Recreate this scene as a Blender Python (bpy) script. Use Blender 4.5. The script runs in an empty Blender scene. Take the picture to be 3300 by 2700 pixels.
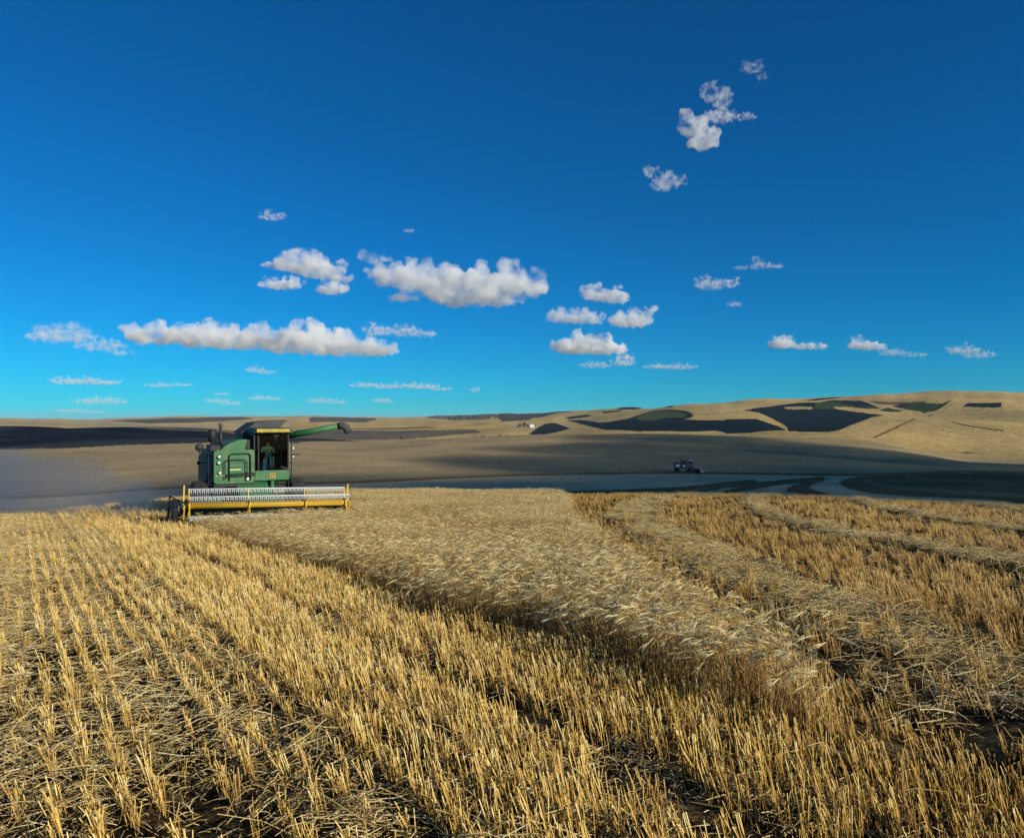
import bpy, bmesh, math, random
import numpy as np
from mathutils import Vector, Matrix, Euler, noise as mnoise

# ------------------------------------------------------------------ camera, sky, sun, exposure
random.seed(7); RNG = np.random.default_rng(11)
SC = bpy.context.scene
COL = SC.collection
EYE = 2.2                       # height of the lens above the ground it stands on
FPX, PW, PH, HZ = 2300.0, 3300.0, 2700.0, 1350.0

cam = bpy.data.cameras.new('camera'); camo = bpy.data.objects.new('camera', cam); COL.objects.link(camo)
cam.sensor_width = 36.0; cam.lens = 36.0*FPX/PW; cam.clip_start = 0.05; cam.clip_end = 120000
camo.location = (0, 0, EYE); camo.rotation_euler = (math.radians(90), 0, 0)
SC.camera = camo

SUN_EL = math.radians(20.5)
SUN_AZ = math.atan2(0.80, -0.60)          # clockwise from +Y
SUN = Vector((math.sin(SUN_AZ)*math.cos(SUN_EL), math.cos(SUN_AZ)*math.cos(SUN_EL), math.sin(SUN_EL)))
w = bpy.data.worlds.new('World'); SC.world = w; w.use_nodes = True
nt = w.node_tree; bg = nt.nodes['Background']
sky = nt.nodes.new('ShaderNodeTexSky'); sky.sky_type = 'NISHITA'; sky.sun_disc = False
sky.sun_elevation = SUN_EL; sky.sun_rotation = SUN_AZ
sky.altitude = 1500; sky.air_density = 1.0; sky.dust_density = 0.0; sky.ozone_density = 7.0
hsv = nt.nodes.new('ShaderNodeHueSaturation'); hsv.inputs['Saturation'].default_value = 1.10
nt.links.new(sky.outputs[0], hsv.inputs['Color']); 
tint = nt.nodes.new('ShaderNodeMix'); tint.data_type = 'RGBA'; tint.blend_type = 'MULTIPLY'; tint.inputs[0].default_value = 1.0
tint.inputs[7].default_value = (0.07, 0.71, 0.82, 1)            # slide film: deep, cool blues
nt.links.new(hsv.outputs[0], tint.inputs[6]); nt.links.new(tint.outputs[2], bg.inputs[0])
bg.inputs[1].default_value = 0.12
sl = bpy.data.lights.new('sun', 'SUN'); slo = bpy.data.objects.new('sun', sl); COL.objects.link(slo)
sl.energy = 5.0; sl.angle = math.radians(0.5); sl.color = (1.0, 0.93, 0.78)
slo.rotation_euler = SUN.to_track_quat('Z', 'Y').to_euler(); slo.location = (40, -40, 60)
vs = SC.view_settings; vs.view_transform = 'Standard'; vs.look = 'None'; vs.gamma = 1.0
vs.exposure = 0.0; vs.use_curve_mapping = False
SC.cycles.volume_step_rate = 1.0; SC.cycles.volume_max_steps = 96; SC.cycles.volume_bounces = 14
SC.cycles.max_bounces = 16; SC.cycles.diffuse_bounces = 3; SC.cycles.transparent_max_bounces = 16
SC.cycles.use_denoising = True

# ------------------------------------------------------------------ helpers
def tag(o, label=None, cat=None, group=None, kind=None):
    if label: o['label'] = label
    if cat: o['category'] = cat
    if group: o['group'] = group
    if kind: o['kind'] = kind
    return o

def empty(name, loc=(0, 0, 0), rz=0.0):
    o = bpy.data.objects.new(name, None); COL.objects.link(o)
    o.location = loc; o.rotation_euler = (0, 0, rz); o.empty_display_size = 0.2
    return o

class MB:
    """collects shapes; build() links them as one mesh object"""
    def __init__(s): s.v = []; s.f = []; s.sm = []
    def add(s, vs, fs, smooth=False):
        b = len(s.v); s.v += [tuple(p) for p in vs]
        s.f += [tuple(i+b for i in f) for f in fs]; s.sm += [smooth]*len(fs); return s
    def box(s, c, d, rot=None, taper=None):
        hx, hy, hz = d[0]/2, d[1]/2, d[2]/2
        P = [Vector((x*hx, y*hy, z*hz)) for z in (-1, 1) for y in (-1, 1) for x in (-1, 1)]
        if taper:
            for i in range(4, 8): P[i].x *= taper; P[i].y *= taper
        if rot: R = Euler(rot).to_matrix(); P = [R @ p for p in P]
        c = Vector(c)
        return s.add([p+c for p in P], [(0, 2, 3, 1), (4, 5, 7, 6), (0, 1, 5, 4), (2, 6, 7, 3), (0, 4, 6, 2), (1, 3, 7, 5)])
    def tube(s, pts, r, n=8, cap=True):
        pts = [Vector(p) for p in pts]; m = len(pts)
        rs = r if isinstance(r, (list, tuple)) else [r]*m
        V = []; prev = None
        for i, p in enumerate(pts):
            t = (pts[min(i+1, m-1)]-pts[max(i-1, 0)]).normalized()
            if prev is None:
                a = Vector((0, 0, 1)) if abs(t.z) < 0.9 else Vector((1, 0, 0))
                u = t.cross(a).normalized()
            else: u = (prev - t*prev.dot(t)).normalized()
            prev = u; v = t.cross(u)
            V += [p+(u*math.cos(2*math.pi*k/n)+v*math.sin(2*math.pi*k/n))*rs[i] for k in range(n)]
        F = [(i*n+k, i*n+(k+1) % n, (i+1)*n+(k+1) % n, (i+1)*n+k) for i in range(m-1) for k in range(n)]
        s.add(V, F, True)
        if cap:
            b = len(s.v)-len(V)
            s.f.append(tuple(b+k for k in reversed(range(n)))); s.f.append(tuple(b+(m-1)*n+k for k in range(n))); s.sm += [False, False]
        return s
    def prism(s, poly, axis, a, b):
        """polygon in the plane across axis ('x': (y,z), 'y': (x,z), 'z': (x,y)), extruded from a to b"""
        def P(p, t): return {'x': (t, p[0], p[1]), 'y': (p[0], t, p[1]), 'z': (p[0], p[1], t)}[axis]
        n = len(poly)
        V = [P(p, a) for p in poly]+[P(p, b) for p in poly]
        F = [tuple(range(n)), tuple(reversed(range(n, 2*n)))]+[(i, i+n, (i+1) % n+n, (i+1) % n) for i in range(n)]
        return s.add(V, F)
    def lathe(s, prof, c, axis='x', n=28):
        """profile of (radius, height along axis)"""
        V = []
        for r, h in prof:
            for k in range(n):
                a = 2*math.pi*k/n; p = (r*math.cos(a), r*math.sin(a))
                q = {'x': (h, p[0], p[1]), 'y': (p[0], h, p[1]), 'z': (p[0], p[1], h)}[axis]
                V.append((q[0]+c[0], q[1]+c[1], q[2]+c[2]))
        m = len(prof)
        F = [(i*n+k, i*n+(k+1) % n, (i+1)*n+(k+1) % n, (i+1)*n+k) for i in range(m-1) for k in range(n)]
        return s.add(V, F, True)
    def build(s, name, mat, parent=None, bevel=0.0, auto=None):
        me = bpy.data.meshes.new(name); me.from_pydata(s.v, [], s.f)
        me.polygons.foreach_set('use_smooth', s.sm)
        bm = bmesh.new(); bm.from_mesh(me); bmesh.ops.recalc_face_normals(bm, faces=bm.faces); bm.to_mesh(me); bm.free()
        me.materials.append(mat); me.update()
        o = bpy.data.objects.new(name, me); COL.objects.link(o)
        if parent: o.parent = parent
        if bevel:
            b = o.modifiers.new('bevel', 'BEVEL'); b.width = bevel; b.segments = 2; b.limit_method = 'ANGLE'
        return o

def rrect(x0, x1, z0, z1, r, n=5, skew=0.0):
    P = []
    for cx, cz, a0 in ((x1-r, z0+r, -90), (x1-r, z1-r, 0), (x0+r, z1-r, 90), (x0+r, z0+r, 180)):
        for k in range(n+1):
            a = math.radians(a0+90*k/n); z = cz+r*math.sin(a)
            P.append((cx+r*math.cos(a)+skew*(z-z0)*(1 if cx > (x0+x1)/2 else 0), z))
    return P

# ---- materials
def mat_new(name):
    m = bpy.data.materials.new(name); m.use_nodes = True
    return m, m.node_tree, m.node_tree.nodes['Principled BSDF']
def N(nt, t, **kw):
    n = nt.nodes.new(t)
    for k, v in kw.items():
        if k in n.inputs.keys() if hasattr(n.inputs, 'keys') else False: n.inputs[k].default_value = v
        else: setattr(n, k, v)
    return n
def L(nt, a, b): nt.links.new(a, b)
def ramp(nt, src, stops):
    r = nt.nodes.new('ShaderNodeValToRGB'); e = r.color_ramp.elements
    while len(e) < len(stops): e.new(0.5)
    for k, (p, c) in enumerate(stops):
        e[k].position = p; e[k].color = c if len(c) == 4 else (*c, 1)
    L(nt, src, r.inputs[0]); return r
def noise_tex(nt, vec, scale, detail=4, rough=0.55):
    n = nt.nodes.new('ShaderNodeTexNoise'); n.inputs['Scale'].default_value = scale
    n.inputs['Detail'].default_value = detail; n.inputs['Roughness'].default_value = rough
    if vec is not None: L(nt, vec, n.inputs['Vector'])
    return n
def mix(nt, fac, a, b, mode='MIX'):
    m = nt.nodes.new('ShaderNodeMix'); m.data_type = 'RGBA'; m.blend_type = mode
    for s, v in ((m.inputs[0], fac), (m.inputs[6], a), (m.inputs[7], b)):
        if hasattr(v, 'is_output'): L(nt, v, s)
        elif isinstance(v, (int, float)): s.default_value = v
        else: s.default_value = (*v, 1) if len(v) == 3 else v
    return m.outputs[2]
def paint(name, col, rough=0.45, metal=0.0, dirt=0.35, dirtcol=(0.16, 0.12, 0.07), scale=2.5):
    m, nt, p = mat_new(name)
    g = N(nt, 'ShaderNodeNewGeometry'); n1 = noise_tex(nt, g.outputs['Position'], scale, 6, 0.65)
    n2 = noise_tex(nt, g.outputs['Position'], scale*9, 3)
    r = ramp(nt, n1.outputs[0], [(0.42, (0, 0, 0)), (0.72, (1, 1, 1))])
    k = N(nt, 'ShaderNodeMath', operation='MULTIPLY'); L(nt, r.outputs[0], k.inputs[0]); k.inputs[1].default_value = dirt
    c = mix(nt, k.outputs[0], col, dirtcol)
    L(nt, c, p.inputs['Base Color'])
    rr = ramp(nt, n2.outputs[0], [(0.3, (rough,)*3), (0.7, (min(1, rough+0.25),)*3)]); L(nt, rr.outputs[0], p.inputs['Roughness'])
    p.inputs['Metallic'].default_value = metal
    return m

# ------------------------------------------------------------------ the lie of the land
def pchip(X, Y, xq):
    """monotone cubic through knots X,Y (rows: N x K) evaluated at xq (N x Q)"""
    h = np.diff(X, axis=1); d = np.diff(Y, axis=1)/h
    m = np.zeros_like(Y)
    w1 = 2*h[:, 1:]+h[:, :-1]; w2 = h[:, 1:]+2*h[:, :-1]
    same = d[:, 1:]*d[:, :-1] > 0
    with np.errstate(divide='ignore', invalid='ignore'):
        hm = (w1+w2)/(w1/d[:, :-1]+w2/d[:, 1:])
    m[:, 1:-1] = np.where(same, hm, 0); m[:, 0] = d[:, 0]; m[:, -1] = d[:, -1]
    xq = np.clip(xq, X[:, :1], X[:, -1:])
    idx = np.clip((xq[:, :, None] >= X[:, None, 1:-1]).sum(2), 0, X.shape[1]-2)
    def G(A): return np.take_along_axis(A, idx, 1)
    hh = G(h); t = (xq-G(X))/hh
    y0, y1, m0, m1 = G(Y), np.take_along_axis(Y, idx+1, 1), G(m), np.take_along_axis(m, idx+1, 1)
    return (2*t**3-3*t**2+1)*y0+(t**3-2*t**2+t)*hh*m0+(-2*t**3+3*t**2)*y1+(t**3-t**2)*hh*m1

# columns of the valley as seen along bearings (bearing given by u = 1650 + 2300 tan): (distance, drop below eye level)
def py(p, Y): return (p-1350.0)/FPX*Y
UCOL = [-500, 150, 600, 1100, 1650, 2200, 2700, 3150, 3800]
NEAR = [(0.3, 2.22), (5, 2.545), (12, 3.03), (24, 3.86)]
def near(dx=0): return [(Y, d+dx*Y) for Y, d in NEAR]
ROLES = [
 near()+[(34, py(1662, 34)), (75, 11.6), (125, py(1672, 125)), (170, py(1620, 170)), (178, py(1606, 178)), (300, py(1490, 300)), (800, py(1362, 800)), (1300, 46), (2200, py(1367, 2200)), (3600, py(1356, 3600)), (6000, py(1349, 6000))],
 near()+[(34, py(1662, 34)), (75, 11.6), (125, py(1665, 125)), (170, py(1605, 170)), (178, py(1595, 178)), (300, py(1478, 300)), (800, py(1368, 800)), (1300, 46), (2200, py(1366, 2200)), (3600, py(1356, 3600)), (6000, py(1348, 6000))],
 near()+[(40, py(1622, 40)), (85, 11.8), (135, py(1625, 135)), (175, py(1575, 175)), (183, py(1566, 183)), (300, py(1470, 300)), (780, py(1385, 780)), (1300, 52), (2200, py(1372, 2200)), (3600, py(1358, 3600)), (6000, py(1343, 6000))],
 near()+[(47, py(1600, 47)), (92, 11.7), (145, py(1588, 145)), (185, py(1560, 185)), (192, py(1553, 192)), (300, py(1470, 300)), (620, py(1417, 620)), (900, 45), (1500, py(1405, 1500)), (2600, py(1376, 2600)), (6000, py(1342, 6000))],
 near()+[(50, py(1600, 50)), (95, 12.0), (145, py(1592, 145)), (205, py(1536, 205)), (212, py(1530, 212)), (320, py(1470, 320)), (540, py(1405, 540)), (800, 32), (1300, py(1397, 1300)), (2200, py(1368, 2200)), (4500, py(1334, 4500))],
 near()+[(52, py(1598, 52)), (97, 12.0), (145, py(1588, 145)), (220, py(1528, 220)), (227, py(1523, 227)), (320, py(1470, 320)), (540, py(1399, 540)), (720, 20), (950, py(1392, 950)), (1400, py(1345, 1400)), (2200, py(1303, 2200))],
 near()+[(50, py(1608, 50)), (92, 12.0), (135, py(1606, 135)), (212, py(1534, 212)), (219, py(1529, 219)), (310, py(1478, 310)), (480, py(1415, 480)), (600, 17.5), (760, py(1395, 760)), (1200, py(1335, 1200)), (2000, py(1280, 2000))],
 near()+[(46, py(1630, 46)), (80, 11.6), (118, py(1622, 118)), (228, py(1524, 228)), (234, py(1520, 234)), (285, py(1500, 285)), (340, py(1487, 340)), (420, 24), (560, py(1450, 560)), (1000, py(1350, 1000)), (1700, py(1269, 1700))],
 near()+[(44, py(1640, 44)), (78, 11.6), (115, py(1632, 115)), (228, py(1524, 228)), (234, py(1520, 234)), (280, py(1505, 280)), (330, py(1495, 330)), (420, 24), (560, py(1455, 560)), (1000, py(1350, 1000)), (1700, py(1264, 1700))],
]
UCOL = np.array(UCOL, float)
RY = np.array([[k[0] for k in c] for c in ROLES]); RD = np.array([[k[1] for k in c] for c in ROLES])
KR = RY.shape[1]
COSU = np.cos(np.arctan((UCOL-1650)/FPX))
RR = np.log(RY/COSU[:, None])                    # log radius
RZ = EYE-RD

def roles_at(u):
    u = np.clip(np.asarray(u, float), UCOL[0], UCOL[-1])
    X = np.tile(UCOL, (KR, 1)); q = np.tile(u, (KR, 1))
    return pchip(X, RR.T.copy(), q).T, pchip(X, RZ.T.copy(), q).T
SKY_N = [(0.0061, 3.1, 1.0), (0.013, 0.7, 0.6), (0.031, 1.9, 0.35), (0.083, 4.0, 0.18)]
def land(theta, r):
    """height at bearing theta (clockwise from +Y) and radius r"""
    theta = np.asarray(theta, float); r = np.asarray(r, float)
    def at(th):
        u = 1650+FPX*np.tan(np.clip(th, -1.2, 1.2))
        R, Z = roles_at(u)
        z = pchip(R, Z, np.log(np.maximum(r, 0.31))[:, None])[:, 0]
        rmax = np.exp(R[:, -1]); over = np.maximum(r/rmax-1, 0)
        sk = sum(a*np.sin(np.clip(u, -600, 3900)*f+p) for f, p, a in SKY_N)
        far = np.clip((r-1200)/3500, 0, 1)
        z = z+sk*far*6.0
        xx, yy = r*np.sin(th), r*np.cos(th)
        fw = np.clip((r-620)/300, 0, 1)*np.clip((3200-r)/900, 0, 1)
        z = z+fw*(7.0*np.sin(xx/105+1.2*np.sin(yy/260))*np.sin(yy/170+.6)+3.5*np.sin(xx/47+yy/80)*np.sin(yy/60-.4*xx/50))
        hw = np.clip((r-230)/80, 0, 1)*np.clip((620-r)/120, 0, 1)
        z = z+hw*(0.9*np.sin(xx/38+.8*np.sin(yy/60))+0.5*np.sin(xx/17+yy/40))
        return z-over*r*0.035-np.minimum(over, 1.0)*20
    z = at(theta); a = np.abs(theta)
    back = a > 1.75
    if back.any():
        wgt = np.clip((a-1.75)/(math.pi-1.75), 0, 1); wgt = 0.5*wgt*wgt*(3-2*wgt)
        z = np.where(back, (1-wgt)*z+wgt*at(-theta), z)
    return z

# lines that structure the field
TIP = np.array([2.47, 5.27]); E1 = np.array([-0.565, 0.825]); E1 /= np.linalg.norm(E1); NQ = np.array([-E1[1], E1[0]])*1.0
if NQ[0] > 0: NQ = -NQ                            # points out of the wheat to the left
def bend(Y): return np.where(Y > 24, 0.010*(Y-24)**2, 0.0)
def qs(x, y): dx, dy = x-TIP[0], y-TIP[1]; return dx*NQ[0]+dy*NQ[1], dx*E1[0]+dy*E1[1]
SWATHS = [(4.75, 1.15, 0.10), (10.9, 0.75, 0.14), (17.6, 0.8, 0.13), (25.0, 0.9, 0.13), (33.0, 0.9, 0.12)]
def micro(x, y):
    r = np.hypot(x, y); f = np.clip((70-r)/20, 0, 1)*np.clip((r-1)/3, 0, 1)
    z = 0.03*np.sin(x*0.9+1.3*np.sin(y*0.31))+0.025*np.sin(y*1.1+x*0.4)+0.02*np.sin(2.3*x-1.7*y)
    xs = x-bend(y)
    for c, wd, h in SWATHS:
        wob = 0.12*np.sin(y*0.8+c)
        z = z+np.where(y > 3, 1, 0)*(h*np.exp(-((xs-c-wob)/wd)**2*1.4)-0.10*np.exp(-((xs-c-wob+wd*1.15)/0.28)**2))
    q, s = qs(x, y)
    for c in (1.55, 4.0):
        z = z-0.09*np.exp(-((q-c-0.1*np.sin(s*0.5))/0.22)**2)
    return z*f
def ground(x, y):
    x = np.atleast_1d(np.asarray(x, float)); y = np.atleast_1d(np.asarray(y, float))
    return land(np.arctan2(x, y), np.hypot(x, y))+micro(x, y)
def pix(x, y, z):
    yy = np.maximum(y, 1e-3); return 1650+FPX*x/yy, 1350-FPX*(z-EYE)/yy
def inpoly(px, pyy, poly):
    c = np.zeros(px.shape, bool); n = len(poly); j = n-1
    for i in range(n):
        xi, yi = poly[i]; xj, yj = poly[j]
        cond = ((yi > pyy) != (yj > pyy)) & (px < (xj-xi)*(pyy-yi)/((yj-yi) or 1e-9)+xi)
        c ^= cond; j = i
    return c
# a standing crop is taller than the cut ground before it: a real step at its edge
RY[:, 8] = RY[:, 7]+1.0; RD[:, 8] = RD[:, 7]-0.55
RR = np.log(RY/COSU[:, None]); RZ = EYE-RD

# ------------------------------------------------------------------ ground sheets
uf = np.concatenate([np.arange(-250, 3551, 5.0)])
TH = np.arctan((uf-1650)/FPX)
rest = np.linspace(TH[-1], 2*math.pi+TH[0], 40)[1:-1]
TH = np.concatenate([TH, rest]); THW = (TH+math.pi) % (2*math.pi)-math.pi
ROWS = {0: 6, 1: 22, 2: 40, 3: 34, 4: 16, 5: 16, 6: 54, 7: 4, 8: 40, 9: 64, 10: 14, 11: 16, 12: 80, 13: 80}
Rk, _ = roles_at(1650+FPX*np.tan(np.clip(THW, -1.2, 1.2)))
Rb, _ = roles_at(1650+FPX*np.tan(np.clip(-THW, -1.2, 1.2)))
wb = np.clip((np.abs(THW)-1.75)/(math.pi-1.75), 0, 1); wb = (0.5*wb*wb*(3-2*wb))[:, None]
Rk = Rk*(1-wb)+Rb*wb

def sheet(name, k0, k1, extra=None):
    rr = []
    for k in range(k0, k1):
        n = ROWS[k]
        for j in range(n): rr.append(Rk[:, k]+(Rk[:, k+1]-Rk[:, k])*(j/n))
    rr.append(Rk[:, k1])
    if extra:
        for e in extra: rr.append(Rk[:, k1]+math.log(e))
    R = np.exp(np.array(rr)); m, n = R.shape
    T = np.tile(THW, (m, 1)); z = np.empty(m*n); tf, rf = T.ravel(), R.ravel()
    for i in range(0, m*n, 60000): z[i:i+60000] = land(tf[i:i+60000], rf[i:i+60000])
    x = rf*np.sin(tf); y = rf*np.cos(tf)
    if k0 == 0: z = z+micro(x, y)
    V = np.stack([x, y, z], 1)
    i = np.arange(m-1)[:, None]; j = np.arange(n)[None, :]; j2 = (j+1) % n
    F = np.stack([i*n+j, i*n+j2, (i+1)*n+j2, (i+1)*n+j], 2).reshape(-1, 4)[:, ::-1]
    me = bpy.data.meshes.new(name)
    me.vertices.add(len(V)); me.vertices.foreach_set('co', V.ravel())
    me.loops.add(F.size); me.loops.foreach_set('vertex_index', F.ravel().astype(np.int32))
    me.polygons.add(len(F)); me.polygons.foreach_set('loop_start', np.arange(0, F.size, 4, dtype=np.int32))
    me.polygons.foreach_set('use_smooth', np.ones(len(F), bool)); me.update(calc_edges=True)
    o = bpy.data.objects.new(name, me); COL.objects.link(o)
    return o, V
def setcol(o, rgb):
    a = o.data.color_attributes.new('soil', 'FLOAT_COLOR', 'POINT')
    a.data.foreach_set('color', np.concatenate([rgb, np.ones((len(rgb), 1))], 1).ravel())
def fields(V, base, polys, jit=3.0):
    px, pv = pix(V[:, 0], V[:, 1], V[:, 2]); front = V[:, 1] > 1
    jx = jit*np.sin(px*0.021+pv*0.05); jy = 0.7*(np.sin(px*0.019)+.6*np.sin(px*0.047+1))
    C = np.tile(np.array(base), (len(V), 1))
    for poly, c in polys:
        k = inpoly(px+jx, pv+jy, poly) & front
        C[k] = c
    return C
def cx5(P): return [(1500+a*.8483, 1240+b*.8483) for a, b in P]
def cxa(P): return [(1600+a*.3770, 1260+b*.3770) for a, b in P]
def cxb(P): return [(2350+a*.3817, 1240+b*.3817) for a, b in P]
def cxc(P): return [(800+a*.4713, 1310+b*.4713) for a, b in P]
def cx6(P): return [(100+a*.754, 1300+b*.754) for a, b in P]
def cxv(P): return [(2200+a*.4524, 1440+b*.4526) for a, b in P]

STRAW = np.array((0.60, 0.415, 0.165)); GOLD = (0.58, 0.38, 0.13); PALE = (0.50, 0.38, 0.20)
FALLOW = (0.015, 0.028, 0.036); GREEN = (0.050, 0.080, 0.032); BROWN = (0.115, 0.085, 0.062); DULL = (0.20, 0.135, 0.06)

stubble_ground, Vg = sheet('stubble_field', 0, 5)
valley, Vv = sheet('valley_hillside', 5, 11)
hills, Vh = sheet('distant_hills', 11, 14, (1.2, 1.6, 2.2))
for o in (stubble_ground, valley, hills): tag(o, kind='structure')

# valley floor (cut, with curving windrows) and the standing crop on the hill behind it
pxv, pyv = pix(Vv[:, 0], Vv[:, 1], Vv[:, 2])
Cv = np.tile(np.array((0.42, 0.31, 0.165)), (len(Vv), 1))
rv = np.log(np.hypot(Vv[:, 0], Vv[:, 1])); Rv, _ = roles_at(np.where(Vv[:, 1] > 1, pxv, 1650))
cut = rv < Rv[:, 7]+0.002
Cv[cut] = (0.58, 0.46, 0.28)
stepk = (rv >= Rv[:, 7]+0.0006) & (rv <= Rv[:, 8]+0.0004); Cv[stepk] = (0.17, 0.115, 0.055)  # shade on the crop's standing edge put into a darker step colour
DK = (0.20, 0.14, 0.065)
def band(P, wd):
    P = cxv(P); up = [(a, b-wd*0.45) for a, b in P]; dn = [(a, b+wd*0.45) for a, b in P]
    return up+dn[::-1]
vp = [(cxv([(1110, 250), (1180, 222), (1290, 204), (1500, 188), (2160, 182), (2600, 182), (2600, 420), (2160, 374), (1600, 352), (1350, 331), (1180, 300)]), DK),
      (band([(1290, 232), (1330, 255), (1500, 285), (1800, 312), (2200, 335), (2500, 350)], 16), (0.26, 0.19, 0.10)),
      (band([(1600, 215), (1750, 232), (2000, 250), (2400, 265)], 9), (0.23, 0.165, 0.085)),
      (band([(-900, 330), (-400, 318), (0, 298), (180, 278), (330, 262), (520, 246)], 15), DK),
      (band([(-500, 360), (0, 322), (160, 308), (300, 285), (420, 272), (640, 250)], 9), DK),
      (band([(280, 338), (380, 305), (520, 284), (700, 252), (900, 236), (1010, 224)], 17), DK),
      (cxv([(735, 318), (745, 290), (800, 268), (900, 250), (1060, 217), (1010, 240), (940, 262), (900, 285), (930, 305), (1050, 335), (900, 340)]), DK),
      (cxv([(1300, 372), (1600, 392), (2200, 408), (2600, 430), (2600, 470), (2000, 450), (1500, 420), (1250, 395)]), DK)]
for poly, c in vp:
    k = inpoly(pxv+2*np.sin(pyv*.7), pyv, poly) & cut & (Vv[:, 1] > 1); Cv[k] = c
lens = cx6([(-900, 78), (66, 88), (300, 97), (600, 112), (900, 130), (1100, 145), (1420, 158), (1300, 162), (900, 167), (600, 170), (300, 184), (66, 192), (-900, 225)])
kl = inpoly(pxv, pyv+1.2*np.sin(pxv*.02), lens) & (Vv[:, 1] > 1) & (np.hypot(Vv[:, 0], Vv[:, 1]) > 200); Cv[kl] = (0.045, 0.052, 0.060)  # cloud shadow on the far left hillside painted into the ground colour
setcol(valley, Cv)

hp = [
 (cx6([(-900, 76), (66, 77), (330, 76), (520, 82), (900, 96), (1000, 112), (1180, 118), (600, 112), (66, 90), (-900, 88)]), PALE),
 (cx6([(330, 75), (600, 62), (900, 58), (966, 66), (800, 78), (500, 85)]), BROWN),
 (cx6([(1195, 58), (1485, 62), (1430, 79), (1195, 80)]), BROWN),
 (cx6([(1140, 112), (1380, 114), (1600, 116), (1900, 112), (1930, 122), (1600, 155), (1180, 170)]), (0.17, 0.135, 0.10)),
 (cxc([(440, 78), (860, 78), (870, 92), (800, 100), (440, 104)]), BROWN),
 (cxc([(860, 82), (1120, 74), (1180, 84), (900, 96)]), GOLD),
 (cxc([(680, 148), (1200, 140), (1290, 146), (1000, 154), (700, 156)]), (0.14, 0.11, 0.075)),
 (cxc([(1240, 60), (1700, 44), (1640, 84), (1420, 94), (1230, 80)]), (0.17, 0.125, 0.075)),
 (cxa([(0, 196), (60, 190), (300, 170), (640, 162), (620, 176), (500, 192), (400, 222), (280, 248), (60, 262), (30, 240)]), (0.085, 0.068, 0.055)),
 (cxa([(280, 248), (320, 230), (480, 240), (430, 262), (300, 262)]), GOLD),
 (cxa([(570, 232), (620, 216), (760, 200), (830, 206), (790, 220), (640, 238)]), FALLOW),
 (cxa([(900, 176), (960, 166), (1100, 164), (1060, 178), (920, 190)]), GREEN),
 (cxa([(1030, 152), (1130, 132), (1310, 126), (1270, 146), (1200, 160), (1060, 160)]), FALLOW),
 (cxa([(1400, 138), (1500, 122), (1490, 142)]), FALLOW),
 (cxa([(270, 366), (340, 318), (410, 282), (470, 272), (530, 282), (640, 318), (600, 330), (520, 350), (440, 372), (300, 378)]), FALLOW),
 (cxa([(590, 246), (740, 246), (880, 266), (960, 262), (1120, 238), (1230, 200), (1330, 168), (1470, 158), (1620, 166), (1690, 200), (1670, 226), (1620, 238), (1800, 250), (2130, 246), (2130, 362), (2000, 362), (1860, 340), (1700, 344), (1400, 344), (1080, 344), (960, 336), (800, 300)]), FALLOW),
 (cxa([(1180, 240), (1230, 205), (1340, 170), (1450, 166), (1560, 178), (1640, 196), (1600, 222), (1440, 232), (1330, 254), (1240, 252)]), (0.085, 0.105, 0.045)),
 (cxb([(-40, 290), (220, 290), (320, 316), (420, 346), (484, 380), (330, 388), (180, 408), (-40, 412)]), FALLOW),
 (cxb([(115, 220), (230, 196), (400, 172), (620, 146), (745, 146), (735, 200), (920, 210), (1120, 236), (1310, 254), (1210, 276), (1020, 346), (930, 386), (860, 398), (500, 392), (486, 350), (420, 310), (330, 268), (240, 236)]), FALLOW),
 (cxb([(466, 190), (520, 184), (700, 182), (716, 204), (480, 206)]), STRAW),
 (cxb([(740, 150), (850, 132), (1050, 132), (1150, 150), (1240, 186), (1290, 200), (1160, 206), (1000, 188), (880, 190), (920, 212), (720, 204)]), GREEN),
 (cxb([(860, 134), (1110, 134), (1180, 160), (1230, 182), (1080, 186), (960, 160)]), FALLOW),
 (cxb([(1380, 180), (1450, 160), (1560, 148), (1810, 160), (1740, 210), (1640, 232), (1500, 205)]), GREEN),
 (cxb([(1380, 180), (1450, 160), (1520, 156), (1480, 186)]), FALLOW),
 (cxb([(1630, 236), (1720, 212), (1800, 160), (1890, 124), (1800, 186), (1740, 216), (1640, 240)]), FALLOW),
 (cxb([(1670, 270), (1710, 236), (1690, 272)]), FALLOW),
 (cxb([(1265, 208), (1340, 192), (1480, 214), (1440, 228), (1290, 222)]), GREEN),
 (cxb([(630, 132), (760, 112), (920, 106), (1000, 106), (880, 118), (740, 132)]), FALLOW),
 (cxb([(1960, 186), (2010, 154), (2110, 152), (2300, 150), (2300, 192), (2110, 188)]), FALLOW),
 (cxb([(1195, 448), (1400, 350), (1560, 280), (1575, 284), (1410, 362), (1230, 448)]), (0.19, 0.125, 0.05)),
 (cxb([(1800, 286), (1960, 330), (2100, 352), (2300, 380), (2300, 392), (2090, 360), (1950, 338)]), (0.16, 0.11, 0.055)),
 (cxb([(1920, 566), (2100, 572), (2000, 580)]), (0.10, 0.08, 0.05)),
 (cxb([(1180, 140), (1360, 146), (1600, 140), (1800, 140), (1600, 150), (1400, 168), (1230, 160)]), (0.20, 0.12, 0.06)),
]
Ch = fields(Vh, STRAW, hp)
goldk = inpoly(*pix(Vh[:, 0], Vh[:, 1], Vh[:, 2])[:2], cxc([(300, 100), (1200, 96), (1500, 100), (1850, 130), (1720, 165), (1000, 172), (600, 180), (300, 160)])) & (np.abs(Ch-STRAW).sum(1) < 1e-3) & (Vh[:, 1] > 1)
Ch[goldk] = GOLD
setcol(hills, Ch)

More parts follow.
